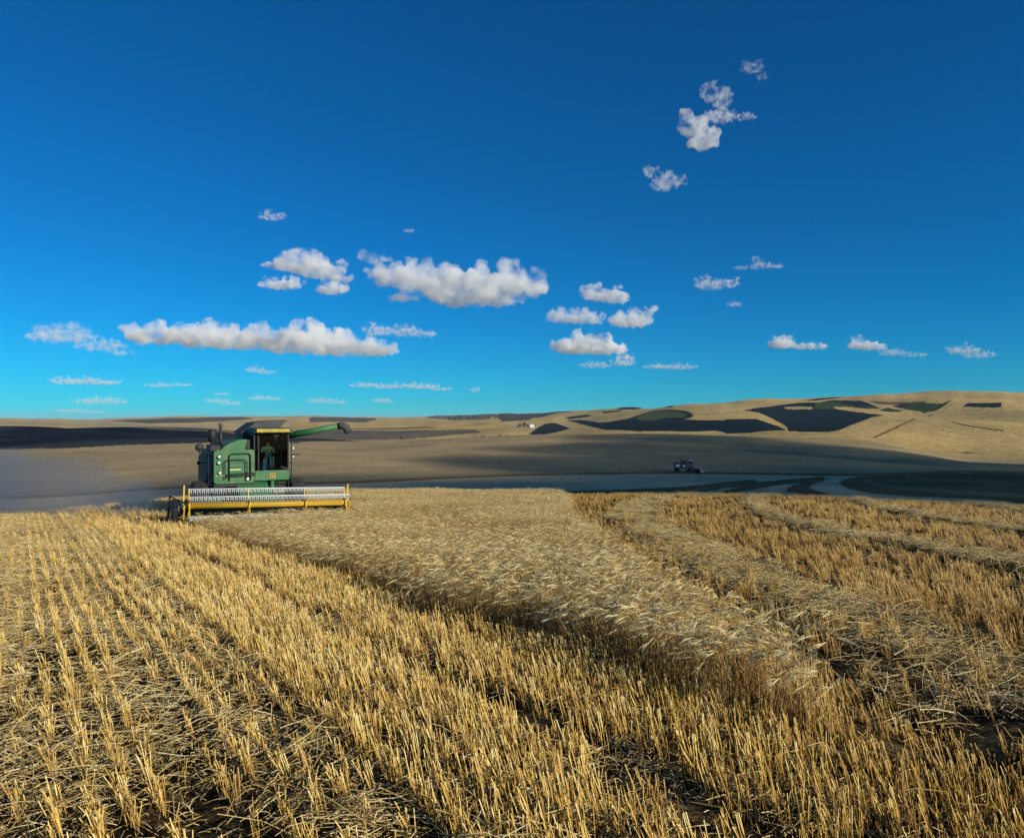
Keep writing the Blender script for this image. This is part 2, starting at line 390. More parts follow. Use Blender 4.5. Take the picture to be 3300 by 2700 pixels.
def land_mat(name, fine, amp, stripe):
    m, nt, p = mat_new(name)
    g = N(nt, 'ShaderNodeNewGeometry'); at = N(nt, 'ShaderNodeAttribute', attribute_name='soil')
    mp = N(nt, 'ShaderNodeMapping'); L(nt, g.outputs['Position'], mp.inputs[0]); mp.inputs['Scale'].default_value = (1, stripe, 1)
    n1 = noise_tex(nt, mp.outputs[0], fine, 6, 0.7); n2 = noise_tex(nt, g.outputs['Position'], fine*0.035, 5, 0.6)
    a = ramp(nt, n1.outputs[0], [(0.25, (1-amp,)*3), (0.75, (1+amp,)*3)])
    b = ramp(nt, n2.outputs[0], [(0.3, (0.72, 0.76, 0.74)), (0.7, (1.18, 1.14, 1.08))])
    c = mix(nt, 1.0, at.outputs['Color'], a.outputs[0], 'MULTIPLY'); c = mix(nt, 1.0, c, b.outputs[0], 'MULTIPLY')
    L(nt, c, p.inputs['Base Color']); p.inputs['Roughness'].default_value = 1.0
    p.inputs['Specular IOR Level'].default_value = 0.0
    bp = N(nt, 'ShaderNodeBump'); bp.inputs['Strength'].default_value = 0.6; bp.inputs['Distance'].default_value = 0.5/fine
    L(nt, n1.outputs[0], bp.inputs['Height']); L(nt, bp.outputs[0], p.inputs['Normal'])
    return m
valley.data.materials.append(land_mat('crop_hillside', 0.9, 0.38, 0.5))
hills.data.materials.append(land_mat('far_fields', 0.10, 0.25, 0.6))

# foreground soil, covered by stubble and straw
m, nt, p = mat_new('chaff_soil')
g = N(nt, 'ShaderNodeNewGeometry')
n1 = noise_tex(nt, g.outputs['Position'], 38, 6, 0.7); n2 = noise_tex(nt, g.outputs['Position'], 2.2, 4, 0.6); n3 = noise_tex(nt, g.outputs['Position'], 0.5, 3)
f = N(nt, 'ShaderNodeMath', operation='ADD'); L(nt, n1.outputs[0], f.inputs[0]); L(nt, n2.outputs[0], f.inputs[1])
r = ramp(nt, f.outputs[0], [(0.40, (0.014, 0.010, 0.007)), (0.54, (0.04, 0.028, 0.014)), (0.62, (0.19, 0.13, 0.055)), (0.70, (0.34, 0.25, 0.12))])
f.use_clamp = False; sc_ = N(nt, 'ShaderNodeMath', operation='MULTIPLY'); L(nt, f.outputs[0], sc_.inputs[0]); sc_.inputs[1].default_value = 0.55; L(nt, sc_.outputs[0], r.inputs[0])
L(nt, r.outputs[0], p.inputs['Base Color']); p.inputs['Roughness'].default_value = 1; p.inputs['Specular IOR Level'].default_value = 0
bp = N(nt, 'ShaderNodeBump'); bp.inputs['Distance'].default_value = 0.03; L(nt, n1.outputs[0], bp.inputs['Height']); L(nt, bp.outputs[0], p.inputs['Normal'])
stubble_ground.data.materials.append(m)

# ------------------------------------------------------------------ straw, stubble and barley
def straw_mat(name, stops, rough=0.55, trans=0.25, big=0.35):
    m, nt, p = mat_new(name)
    at = N(nt, 'ShaderNodeAttribute', attribute_name='tint'); oi = N(nt, 'ShaderNodeObjectInfo'); g = N(nt, 'ShaderNodeNewGeometry')
    n2 = noise_tex(nt, g.outputs['Position'], big, 3, 0.5)
    s = N(nt, 'ShaderNodeMath', operation='MULTIPLY_ADD'); L(nt, oi.outputs['Random'], s.inputs[0]); s.inputs[1].default_value = 0.18; L(nt, at.outputs['Fac'], s.inputs[2])
    s2 = N(nt, 'ShaderNodeMath', operation='MULTIPLY_ADD'); L(nt, n2.outputs[0], s2.inputs[0]); s2.inputs[1].default_value = 0.55; L(nt, s.outputs[0], s2.inputs[2])
    s3 = N(nt, 'ShaderNodeMath', operation='SUBTRACT'); L(nt, s2.outputs[0], s3.inputs[0]); s3.inputs[1].default_value = 0.36
    r = ramp(nt, s3.outputs[0], stops)
    L(nt, r.outputs[0], p.inputs['Base Color']); p.inputs['Roughness'].default_value = rough
    p.inputs['Specular IOR Level'].default_value = 0.35
    return m
M_STUB = straw_mat('stubble_straw', [(0.0, (0.10, 0.062, 0.022)), (0.18, (0.22, 0.115, 0.026)), (0.40, (0.47, 0.27, 0.045)), (0.72, (0.68, 0.455, 0.105)), (1.0, (0.82, 0.67, 0.30))])
M_STUB2 = straw_mat('ochre_shaded_stubble', [(0.0, (0.10, 0.055, 0.014)), (0.3, (0.34, 0.175, 0.028)), (0.7, (0.53, 0.32, 0.068)), (1.0, (0.74, 0.56, 0.22))])  # stalk sides turned from the sun: their shade is in this darker colour
M_LIT = straw_mat('loose_straw', [(0.0, (0.20, 0.125, 0.042)), (0.35, (0.48, 0.33, 0.11)), (0.7, (0.68, 0.51, 0.20)), (1.0, (0.82, 0.70, 0.42))])
M_BAR = straw_mat('ripe_barley', [(0.0, (0.27, 0.145, 0.036)), (0.3, (0.46, 0.275, 0.075)), (0.6, (0.58, 0.42, 0.15)), (1.0, (0.82, 0.70, 0.38))], big=0.25)

def stick(V, F, T, pts, r0, r1, t0, t1, n=3):
    pts = [np.array(p, float) for p in pts]; m = len(pts); b = len(V)
    for i, p in enumerate(pts):
        t = pts[min(i+1, m-1)]-pts[max(i-1, 0)]; t = t/(np.linalg.norm(t)+1e-9)
        a = np.array((0, 0, 1.0)) if abs(t[2]) < 0.8 else np.array((1.0, 0, 0))
        u = np.cross(t, a); u /= np.linalg.norm(u); v = np.cross(t, u); k = i/(m-1); r = r0+(r1-r0)*k
        for j in range(n):
            an = 2*math.pi*j/n; V.append(p+(u*math.cos(an)+v*math.sin(an))*r); T.append(t0+(t1-t0)*k)
    for i in range(m-1):
        for j in range(n): F.append((b+i*n+j, b+i*n+(j+1) % n, b+(i+1)*n+(j+1) % n, b+(i+1)*n+j))
    if n == 3: F.append((b+(m-1)*n, b+(m-1)*n+1, b+(m-1)*n+2))
R_ = random.Random(5)
def U(a, b): return R_.uniform(a, b)
def stubble_proto(kind):
    """a short length of drill row: cut stalks leaning a little one way"""
    V, F, T = [], [], []
    for _ in range(R_.randint(9, 15) if kind == 'tall' else R_.randint(5, 10)):
        x, y = R_.gauss(0, 0.018), U(-0.12, 0.12); h = U(0.19, 0.31) if kind == 'tall' else U(0.12, 0.25)
        if R_.random() < 0.10: h *= 1.25
        lx, ly = R_.gauss(-0.15, 0.13)*h, R_.gauss(0.08, 0.13)*h; t = U(0.15, 0.95) if R_.random() > .16 else U(-.25, .05); r = U(0.0024, 0.0046)
        if R_.random() < 0.12:     # snapped and hanging
            k = np.array((x+lx*.7, y+ly*.7, h*.7)); a = U(0, 6.28)
            stick(V, F, T, [(x, y, -0.03), k], r, r*.8, t*.6, t)
            stick(V, F, T, [k, k+np.array((math.cos(a)*h*.5, math.sin(a)*h*.5, U(-.3, .15)*h))], r*.8, r*.7, t, t+.15)
        else:
            stick(V, F, T, [(x, y, -0.03), (x+lx*.45, y+ly*.45, h*.5), (x+lx, y+ly, h)], r, r*.8, t*.45, t+0.2)
        if R_.random() < 0.25:     # a dry leaf
            a = U(0, 6.28); z = h*U(.3, .8); q = np.array((x+lx*z/h, y+ly*z/h, z)); e = np.array((math.cos(a), math.sin(a), 0))
            b = len(V); s = np.array((-e[1], e[0], 0))*0.004
            for p_ in (q-s, q+s, q+e*.06+s+(0, 0, .03), q+e*.06-s+(0, 0, .03), q+e*.13-(0, 0, .03)): V.append(p_); T.append(t)
            F.append((b, b+1, b+2, b+3)); F.append((b+3, b+2, b+4))
    return V, F, T
def litter_proto(n, spread, top, lmin, lmax, r=0.0034):
    V, F, T = [], [], []
    for _ in range(n):
        a = U(0, 6.28); l = U(lmin, lmax); p0 = np.array((R_.gauss(0, spread), R_.gauss(0, spread), top*U(0, 1)**1.3))
        d = np.array((math.cos(a), math.sin(a), R_.gauss(0, 0.24))); s = np.array((-d[1], d[0], 0))*U(-.22, .22)*l
        rr = r*U(.6, 1.25); t = U(0.05, 0.95)
        a0, a1 = p0-d*l/2, p0+d*l/2
        for q in (a0, a1): q[2] = max(q[2], -0.01)
        stick(V, F, T, [a0, p0+s*.5+(0, 0, .01), a1], rr, rr*.8, t, t)
    return V, F, T
def barley_proto(n, spread, awn=True):
    V, F, T = [], [], []
    for _ in range(n):
        x, y = U(-spread, spread), U(-spread, spread); h = U(0.62, 0.90); az = R_.gauss(2.6, 0.9); lean = U(0.05, 0.22)
        e = np.array((math.cos(az), math.sin(az), 0)); b0 = np.array((x, y, -0.03)); t = U(0.0, 0.5)
        p1 = b0+e*lean*.25+(0, 0, h*.5); p2 = b0+e*lean*.7+(0, 0, h*.86); nod = U(-0.25, 0.95)
        p3 = p2+e*0.05+(0, 0, 0.055)
        stick(V, F, T, [b0, p1, p2, p3], 0.0024, 0.0015, t*.5, t+.15)
        d = e*math.cos(-nod)+np.array((0, 0, -math.sin(nod)+0.25)); d /= np.linalg.norm(d)
        hl = U(0.06, 0.085); q0 = p3; q1 = p3+d*hl*.5-(0, 0, .004); q2 = p3+d*hl-(0, 0, .014)
        th = U(0.45, 0.85)
        stick(V, F, T, [q0, p3+d*hl*.2, q1], 0.002, 0.0068, th-.2, th-.1, 4); stick(V, F, T, [q1, q2], 0.0068, 0.003, th-.1, th, 4)
        side = np.cross(d, (0, 0, 1.0)); side /= np.linalg.norm(side)+1e-9; upv = np.cross(side, d)
        for k in range(11 if awn else 5):
            s0 = q0+(q2-q0)*U(.1, 1); L_ = U(.08, .15); f1, f2 = R_.gauss(0, .16), R_.gauss(0, .12)
            dd = d+side*f1+upv*f2; e1 = s0+dd*L_*.6; e2 = s0+dd*L_-(0, 0, .02); b = len(V); wv = upv*0.0018 if R_.random() < .5 else side*0.0018
            for p_ in (s0-wv, s0+wv, e1+wv*.7, e1-wv*.7, e2): V.append(p_); T.append(th+.25)
            F.append((b, b+1, b+2, b+3)); F.append((b+3, b+2, b+4))
        if R_.random() < .7:
            z = U(.25, .7)*h; a = U(0, 6.28); e_ = np.array((math.cos(a), math.sin(a), 0)); q = b0+e*lean*.5*z/h+(0, 0, z); s = np.array((-e_[1], e_[0], 0))*.005; b = len(V)
            for p_ in (q-s, q+s, q+e_*.09+s+(0, 0, .05), q+e_*.09-s+(0, 0, .05), q+e_*.17-(0, 0, .03)): V.append(p_); T.append(t+.1)
            F.append((b, b+1, b+2, b+3)); F.append((b+3, b+2, b+4))
    return V, F, T

def scatter(name, protos, P, rot, scl, pick, mat):
    V, F, T, ID = [], [], [], []
    for k, (v, f, t) in enumerate(protos):
        b = len(V); V += [tuple(q) for q in v]; F += [tuple(i+b for i in g_) for g_ in f]; T += list(t); ID += [k]*len(v)
    npv = len(V)
    me = bpy.data.meshes.new(name); me.from_pydata(V, [], F)
    n = len(P); me.vertices.add(n)
    co = np.concatenate([np.array(V), P]).ravel(); me.vertices.foreach_set('co', co)
    def attr(nm, ty, arr, key='value'):
        a = me.attributes.new(nm, ty, 'POINT'); a.data.foreach_set(key, arr)
    attr('pid', 'INT', np.concatenate([np.array(ID), np.full(n, -1)]).astype(np.int32))
    attr('tint', 'FLOAT', np.concatenate([np.array(T), np.zeros(n)]).astype(np.float32))
    attr('rot', 'FLOAT_VECTOR', np.concatenate([np.zeros((npv, 3)), rot]).astype(np.float32).ravel(), 'vector')
    attr('scl', 'FLOAT_VECTOR', np.concatenate([np.ones((npv, 3)), scl]).astype(np.float32).ravel(), 'vector')
    attr('pick', 'INT', np.concatenate([np.zeros(npv), pick]).astype(np.int32))
    me.materials.append(mat)
    o = bpy.data.objects.new(name, me); COL.objects.link(o)
    ng = bpy.data.node_groups.new(name+'_growth', 'GeometryNodeTree')
    ng.interface.new_socket('Geometry', in_out='INPUT', socket_type='NodeSocketGeometry')
    ng.interface.new_socket('Geometry', in_out='OUTPUT', socket_type='NodeSocketGeometry')
    gi = ng.nodes.new('NodeGroupInput'); go = ng.nodes.new('NodeGroupOutput')
    def named(nm, ty):
        x = ng.nodes.new('GeometryNodeInputNamedAttribute'); x.data_type = ty; x.inputs['Name'].default_value = nm; return x.outputs['Attribute']
    pid = named('pid', 'INT')
    cmp = ng.nodes.new('FunctionNodeCompare'); cmp.data_type = 'INT'; cmp.operation = 'GREATER_EQUAL'
    ia = [s for s in cmp.inputs if s.enabled]; ng.links.new(pid, ia[0]); ia[1].default_value = 0
    sp = ng.nodes.new('GeometryNodeSeparateGeometry'); sp.domain = 'POINT'
    ng.links.new(gi.outputs[0], sp.inputs['Geometry']); ng.links.new(cmp.outputs[0], sp.inputs['Selection'])
    si = ng.nodes.new('GeometryNodeSplitToInstances'); si.domain = 'POINT'
    ng.links.new(sp.outputs['Selection'], si.inputs['Geometry']); ng.links.new(pid, si.inputs['Group ID'])
    ip = ng.nodes.new('GeometryNodeInstanceOnPoints')
    ng.links.new(sp.outputs['Inverted'], ip.inputs['Points']); ng.links.new(si.outputs[0], ip.inputs['Instance'])
    ip.inputs['Pick Instance'].default_value = True
    ng.links.new(named('pick', 'INT'), ip.inputs['Instance Index'])
    er = ng.nodes.new('FunctionNodeEulerToRotation'); ng.links.new(named('rot', 'FLOAT_VECTOR'), er.inputs[0]); ng.links.new(er.outputs[0], ip.inputs['Rotation'])
    ng.links.new(named('scl', 'FLOAT_VECTOR'), ip.inputs['Scale'])
    ng.links.new(ip.outputs[0], go.inputs[0])
    md = o.modifiers.new('growth', 'NODES'); md.node_group = ng
    return o

# where the uncut barley stands
CUT_A = np.array([-12.18, 26.3])                 # near end of the combine's header
HX = np.array([0.866, 0.5]); FWD = np.array([0.5, -0.866]); HLEN = 6.13
CUT_B = CUT_A+HX*HLEN
def in_barley(x, y):
    q, s = qs(x, y); xs = x-0.35*np.clip(bend(y), 0, 3)
    a = (x-CUT_A[0])*HX[0]+(y-CUT_A[1])*HX[1]; b = (x-CUT_A[0])*FWD[0]+(y-CUT_A[1])*FWD[1]
    left = np.where(a < HLEN+0.1, (b > -0.15) & (q < 0.12*np.sin(s*1.3)+0.06*np.sin(s*4.1)), True)
    return left & (xs < 2.46+.16*np.exp(-(y-5)/3)+0.10*np.sin(y*0.9)+0.05*np.sin(y*3.3)) & (y > 5.05)
def visible(x, y, z, m=90):
    return (y > 0.6) & (np.abs(x) < 0.7174*np.maximum(y, 0)+3.8+m/60)
def crest(x, y): return np.exp(roles_at(1650+FPX*x/np.maximum(y, .1))[0][:, 4])

def grid(x0, x1, y0, y1, st):
    gx, gy = np.meshgrid(np.arange(x0, x1, st), np.arange(y0, y1, st)); gx, gy = gx.ravel(), gy.ravel()
    return gx+RNG.uniform(-.5, .5, gx.shape)*st, gy+RNG.uniform(-.5, .5, gy.shape)*st
def finish(x, y, keep, rmax=1.35):
    x, y = x[keep], y[keep]; r = np.hypot(x, y); k = r < crest(x, y)*rmax; x, y = x[k], y[k]
    z = ground(x, y); k = visible(x, y, z); return x[k], y[k], z[k]

# stubble left of the barley and at its near tip: rows along the cut edge
def swath_amt(x, y):
    xs = x-bend(y); a = np.zeros_like(x)
    for c, wd, h in SWATHS: a = np.maximum(a, np.exp(-((xs-c-0.12*np.sin(y*0.8+c))/wd)**2*1.1))
    return a*np.where(y > 5.2, 1, np.clip((y-3.4)/1.8, 0.12, 1))
qq, ss = np.meshgrid(np.arange(-10, 44, 0.195), np.arange(-18, 44, 0.135)); qq, ss = qq.ravel(), ss.ravel()
qq = qq+RNG.normal(0, .010, qq.shape); ss = ss+RNG.uniform(-.09, .09, ss.shape)
x = TIP[0]+NQ[0]*qq+E1[0]*ss; y = TIP[1]+NQ[1]*qq+E1[1]*ss
rightside = (x > 2.7) & (y > 5.0)
r = np.hypot(x, y); track = np.minimum(np.abs(qq-1.55), np.abs(qq-4.0)+.05)
keep = ~in_barley(x, y) & ~rightside & (RNG.random(x.shape) < np.clip(15/r, .42, 1)) & (RNG.random(x.shape) < np.where(track < .16+.12*np.sin(ss*.9+qq), .35, 1)) & (RNG.random(x.shape) < np.where(qq > 5, .36, np.where(qq > 2.9, .62, .92))*(1-.28*(np.sin(x*2.1+np.sin(y*1.7))*np.sin(y*1.9-x) > .35)))
kx = np.where(keep)[0]; q_all = qq
xs_, ys_, zs_ = x[kx], y[kx], None
rr_ = np.hypot(xs_, ys_); k2 = rr_ < crest(xs_, ys_)*1.3; xs_, ys_, kx = xs_[k2], ys_[k2], kx[k2]
zs_ = ground(xs_, ys_); k3 = visible(xs_, ys_, zs_); xs_, ys_, zs_, kx = xs_[k3], ys_[k3], zs_[k3], kx[k3]
qL = qq[kx]
rowang = math.atan2(-E1[0], E1[1])
n = len(xs_); hs = np.where(qL < 2.9, 1.02, np.where(qL < 5, .88, .74))*RNG.uniform(.85, 1.15, n)*np.where(np.hypot(xs_, ys_) > 16, 1.05, 1)
PROT_S = [stubble_proto('tall') for _ in range(9)]+[stubble_proto('short') for _ in range(7)]
pk = np.where(qL < 3.0, RNG.integers(0, 9, n), np.where(RNG.random(n) < .35, RNG.integers(0, 9, n), RNG.integers(9, 16, n)))
rot = np.stack([RNG.normal(0, .05, n), RNG.normal(-0.06, .06, n), rowang+RNG.normal(0, .10, n)], 1)
rot[:, 2] += np.where(RNG.random(n) < .35, math.pi, 0)*0
sc3 = np.stack([np.ones(n), np.ones(n), hs], 1)
stubL = scatter('stubble', PROT_S, np.stack([xs_, ys_, zs_], 1), rot, sc3, pk, M_STUB)
tag(stubL, 'golden cut stubble in rows before the dark barley edge', 'stubble', kind='stuff')

# stubble on the right: rows running away from the camera
gx, gy = np.meshgrid(np.arange(-4, 52, 0.18), np.arange(4.8, 66, 0.20)); gx, gy = gx.ravel(), gy.ravel()
gy = gy+RNG.uniform(-.09, .09, gy.shape); gx = gx+RNG.normal(0, .016, gx.shape); x = gx+bend(gy); y = gy
r = np.hypot(x, y); sw = swath_amt(x, y); bnd = 0.75+0.25*np.sin(gx*1.9)
keep = ~in_barley(x, y) & (x > 2.4) & (RNG.random(x.shape) < np.clip(13/r, .34, 1)*bnd) & (RNG.random(x.shape) < np.where(sw > .35, .25, 1))
x, y, z = finish(x, y, keep); n = len(x)
rot = np.stack([RNG.normal(0, .05, n), RNG.normal(-.05, .06, n), RNG.normal(0, .12, n)], 1)
sc3 = np.stack([np.ones(n), np.ones(n), RNG.uniform(.62, .95, n)], 1)
stubR = scatter('stubble', PROT_S, np.stack([x, y, z], 1), rot, sc3, RNG.integers(0, 16, n), M_STUB2)
tag(stubR, 'orange brown stubble in strips between the pale straw windrows', 'stubble', kind='stuff')

# loose straw
PROT_L = [litter_proto(16, .13, .07, .10, .34) for _ in range(6)]+[litter_proto(20, .14, .20, .14, .50, .0031) for _ in range(7)]+[litter_proto(46, .15, .07, .03, .14, .0030) for _ in range(7)]
x, y = grid(-38, 7, 0.6, 42, .205); q, s = qs(x, y); r = np.hypot(x, y)
patch = np.sin(x*1.7+np.sin(y*1.1)*2)*np.sin(y*1.3+x*.6)
amt = np.where(q < 1.5, .50, np.where(q < 2.9, .58, np.where(q < 5, .62, .95)))+.30*patch*(q > 2.2)
amt = amt
keep = ~in_barley(x, y) & (q > 0.15) & (RNG.random(x.shape) < amt)
x, y, z = finish(x, y, keep); n = len(x)
near_l = (np.hypot(x, y) < 9)
ql = qs(x, y)[0]
pk = np.where((RNG.random(n) < .18) & (ql > 2.7), RNG.integers(6, 13, n), np.where(RNG.random(n) < np.where(ql < 2.7, .85, .55), RNG.integers(13, 20, n), RNG.integers(0, 6, n)))
rot = np.stack([RNG.normal(0, .08, n), RNG.normal(0, .08, n), RNG.uniform(0, 6.28, n)], 1)
s1 = RNG.uniform(.8, 1.25, n); litL = scatter('loose_straw', PROT_L, np.stack([x, y, z+.02], 1), rot, np.stack([s1]*3, 1), pk, M_LIT)
tag(litL, 'grey tan chopped straw lying among the stubble behind the combine', 'loose straw', kind='stuff')
x, y = grid(2.2, 54, 0.6, 64, .235); r = np.hypot(x, y); sw = swath_amt(x, y)
keep = ~in_barley(x, y) & (RNG.random(x.shape) < np.clip(sw*1.1-.06+.35*np.sin(x*2.3+np.sin(y*1.4)*1.6)*np.sin(y*1.8+x*.7)*(sw > .2), 0.06, 1)*np.clip(20/r, .45, 1)) & ((x > 2.45) | (y < 5.4)) & (qs(x, y)[0] < 2.0) & ((y > 5.4) | (x > 2.7))
x, y, z = finish(x, y, keep); n = len(x); sw = swath_amt(x, y)
rot = np.stack([RNG.normal(0, .12, n), RNG.normal(0, .12, n), RNG.uniform(0, 6.28, n)], 1); s1 = RNG.uniform(.7, 1.15, n)
pk = np.where((sw > .3) & (RNG.random(n) < .55), RNG.integers(6, 13, n), np.where(RNG.random(n) < .5, RNG.integers(13, 20, n), RNG.integers(0, 6, n)))
litR = scatter('straw_windrow', PROT_L, np.stack([x, y, z+.04*sw], 1), rot, np.stack([s1]*3, 1), pk, M_LIT)
tag(litR, 'pale straw windrows lying in lines right of the barley', 'windrow', kind='stuff')

# the standing barley
PROT_B = [barley_proto(7, .10) for _ in range(12)]+[barley_proto(12, .19, False) for _ in range(6)]
xa, ya = grid(-14, 4.2, 4.9, 19, .165); ka = np.hypot(xa, ya) < 15
xb, yb = grid(-24, 9, 12, 66, .25); kb = np.hypot(xb, yb) >= 15
x = np.concatenate([xa[ka], xb[kb]]); y = np.concatenate([ya[ka], yb[kb]]); isn = np.concatenate([np.ones(ka.sum(), bool), np.zeros(kb.sum(), bool)])
kin = in_barley(x, y); x, y, isn = x[kin], y[kin], isn[kin]
k = np.hypot(x, y) < crest(x, y)*1.3; x, y, isn = x[k], y[k], isn[k]; z = ground(x, y)
k = visible(x, y, z, 120); x, y, z, isn = x[k], y[k], z[k], isn[k]; n = len(x)
pk = np.where(isn, RNG.integers(0, 12, n), np.where(RNG.random(n) < .4, RNG.integers(0, 12, n), RNG.integers(12, 18, n)))
wave = 0.35*np.sin(x*.8+np.sin(y*.5)*1.5)+.25*np.sin(y*1.3-x*.4)+.4*np.sin(x*2.3+1.5*np.sin(y*1.7))*np.sin(y*2.1-x*.9)
rot = np.stack([RNG.normal(0, .10, n)+.12*wave, RNG.normal(0, .10, n)+.10*wave, RNG.normal(0, .55, n)+wave], 1)
hh = (1.0+.11*wave)*RNG.uniform(.80, 1.16, n)*np.clip(1.08-.0165*np.hypot(x, y), .62, 1)
bar = scatter('standing_barley', PROT_B, np.stack([x, y, z], 1), rot, np.stack([np.ones(n), np.ones(n), hh], 1), pk, M_BAR)
tag(bar, 'ripe uncut barley with nodding bearded heads, a wedge before the combine', 'barley', kind='stuff')
print('clumps', len(stubL.data.vertices), len(stubR.data.vertices), len(litL.data.vertices), len(litR.data.vertices), n)

# ------------------------------------------------------------------ the combine
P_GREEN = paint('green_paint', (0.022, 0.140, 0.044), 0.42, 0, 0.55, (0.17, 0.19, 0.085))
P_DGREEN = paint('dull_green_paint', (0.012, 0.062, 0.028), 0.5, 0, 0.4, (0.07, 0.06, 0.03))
P_YELLOW = paint('yellow_paint', (0.72, 0.42, 0.022), 0.4, 0, 0.25, (0.30, 0.20, 0.06))
P_BLACK = paint('black_paint', (0.014, 0.014, 0.015), 0.5, 0, 0.3, (0.06, 0.05, 0.035))
P_RUBBER = paint('tyre_rubber', (0.020, 0.021, 0.024), 0.8, 0, 0.35, (0.09, 0.07, 0.045))
P_STEEL = paint('galvanised_steel', (0.62, 0.65, 0.63), 0.38, 0.0, 0.15, (0.35, 0.30, 0.22), 6)
P_DSTEEL = paint('worn_steel', (0.10, 0.10, 0.10), 0.45, 0.5, 0.4, (0.10, 0.06, 0.03), 6)
P_CREAM = paint('pale_lettering', (0.70, 0.66, 0.30), 0.6, 0, 0.2)
P_SEAT = paint('seat_vinyl', (0.05, 0.05, 0.05), 0.7)
P_GREY = paint('cab_grey', (0.10, 0.11, 0.12), 0.7)
P_BLUE = paint('blue_plastic', (0.03, 0.22, 0.55), 0.35, 0, 0.1)
P_WHITE = paint('white_paint', (0.72, 0.72, 0.70), 0.45, 0, 0.25)
P_CANVAS = paint('tank_canvas', (0.055, 0.060, 0.066), 0.9, 0, 0.4)
m, nt, p = mat_new('cab_glass')
tr = N(nt, 'ShaderNodeBsdfTransparent'); tr.inputs[0].default_value = (0.54, 0.62, 0.60, 1); gl = N(nt, 'ShaderNodeBsdfGlossy'); gl.inputs['Roughness'].default_value = 0.03
fr = N(nt, 'ShaderNodeFresnel'); fr.inputs[0].default_value = 1.45; mx = N(nt, 'ShaderNodeMixShader')
L(nt, fr.outputs[0], mx.inputs[0]); L(nt, tr.outputs[0], mx.inputs[1]); L(nt, gl.outputs[0], mx.inputs[2]); L(nt, mx.outputs[0], nt.nodes['Material Output'].inputs['Surface'])
GLASS = m
m, nt, p = mat_new('lamp_glass'); p.inputs['Base Color'].default_value = (0.85, 0.86, 0.86, 1); p.inputs['Metallic'].default_value = 0.6; p.inputs['Roughness'].default_value = 0.15; LAMP = m

CMID = (CUT_A+CUT_B)/2
YAW = math.radians(30)
gz = -2.09
com = empty('combine_harvester', (CMID[0], CMID[1], gz), YAW)
tag(com, 'large green combine harvester with a yellow reel, cutting into the barley', 'combine harvester')
BF = 2.4                                            # body front lies this far behind the reel line

# main body behind the front panels (right side is bare sheet in shade)
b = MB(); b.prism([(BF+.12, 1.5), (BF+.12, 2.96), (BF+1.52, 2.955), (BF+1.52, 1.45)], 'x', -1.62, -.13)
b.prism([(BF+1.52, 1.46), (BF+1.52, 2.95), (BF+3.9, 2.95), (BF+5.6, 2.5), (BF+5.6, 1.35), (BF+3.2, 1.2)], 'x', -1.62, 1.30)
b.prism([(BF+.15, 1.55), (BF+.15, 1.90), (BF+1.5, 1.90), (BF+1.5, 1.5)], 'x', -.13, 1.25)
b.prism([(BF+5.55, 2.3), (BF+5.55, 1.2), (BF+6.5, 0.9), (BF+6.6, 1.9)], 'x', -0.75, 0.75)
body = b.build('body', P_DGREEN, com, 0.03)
b = MB(); b.box((-1.645, BF+1.0, 2.25), (0.05, 1.35, 1.35)); b.box((-1.665, BF+2.6, 2.2), (0.05, 1.4, 1.2)); b.build('side_shield', P_BLACK, body, 0.04)
b = MB(); b.lathe([(0.02, -.03), (.46, -.03), (.50, 0.0), (.50, .05), (.02, .05)], (-1.69, BF+1.0, 2.3), 'x', 24); b.build('air_screen', P_DSTEEL, body)

# engine enclosure: the flat front panel with lamps and hoop rails
pan = MB(); pan.prism(rrect(-1.66, -0.06, 1.62, 3.02, 0.13), 'y', BF-.06, BF+.14)
panel = pan.build('engine_panel', P_GREEN, com, 0.025)
b = MB()
for z in (2.30, 2.06): b.box((-.62, BF-.065, z), (0.95, .012, .03))
b.box((-.62, BF-.07, 2.47), (.95, .01, .02)); b.build('panel_rib', P_DGREEN, panel)
b = MB(); b.box((-.83, BF-.072, 2.20), (0.42, .012, .045)); b.build('lettering_strip', P_CREAM, panel)
b = MB(); b.box((-1.36, BF-.07, 1.985), (0.42, .01, .022)); b.build('trim_line', P_CREAM, panel)
def lamp(x, z, y=BF-.06, r=.085, parent=panel, name='headlamp'):
    b = MB(); b.lathe([(r*.6, .02), (r, 0), (r, -.07), (r*.86, -.075)], (x, y, z), 'y', 18); h = b.build(name, P_BLACK, parent)
    b = MB(); b.lathe([(r*.86, -.066), (r*.6, -.083), (r*.2, -.092), (.003, -.093)], (x, y, z), 'y', 18); b.build('lens', LAMP, h)
for x, z in ((-1.46, 2.74), (-1.47, 2.50), (-1.43, 2.08), (-.36, 1.80)): lamp(x, z)
def hoop(x0, x1, z0, z1, r, w, dy):
    P = []
    for cx, a0 in ((x0+r, 180), (x1-r, 90)):
        for k in range(7):
            a = math.radians(a0-90*k/6); P.append((cx+r*math.cos(a), BF-dy, z1-r+r*math.sin(a)))
    P = [(x0, BF-.02, z0), (x0, BF-dy, z0+.05)]+P+[(x1, BF-dy, z0+.05), (x1, BF-.02, z0)]
    b = MB(); b.tube(P, w, 8); return b.build('handrail', P_BLACK, panel)
hoop(-1.07, -.24, 1.72, 2.86, .12, .022, .13); hoop(-1.25, -.40, 1.80, 2.62, .14, .020, .19)
b = MB(); b.tube([(-1.20, BF-.1, 1.99), (-.04, BF-.1, 2.03)], .026, 8); b.tube([(-1.20, BF-.1, 1.91), (-.04, BF-.1, 1.95)], .026, 8); b.build('step_rail', P_BLACK, panel)
b = MB(); b.box((-.86, BF+.10, 1.56), (1.62, .5, .11)); b.build('lower_sill', P_BLACK, com, .02)

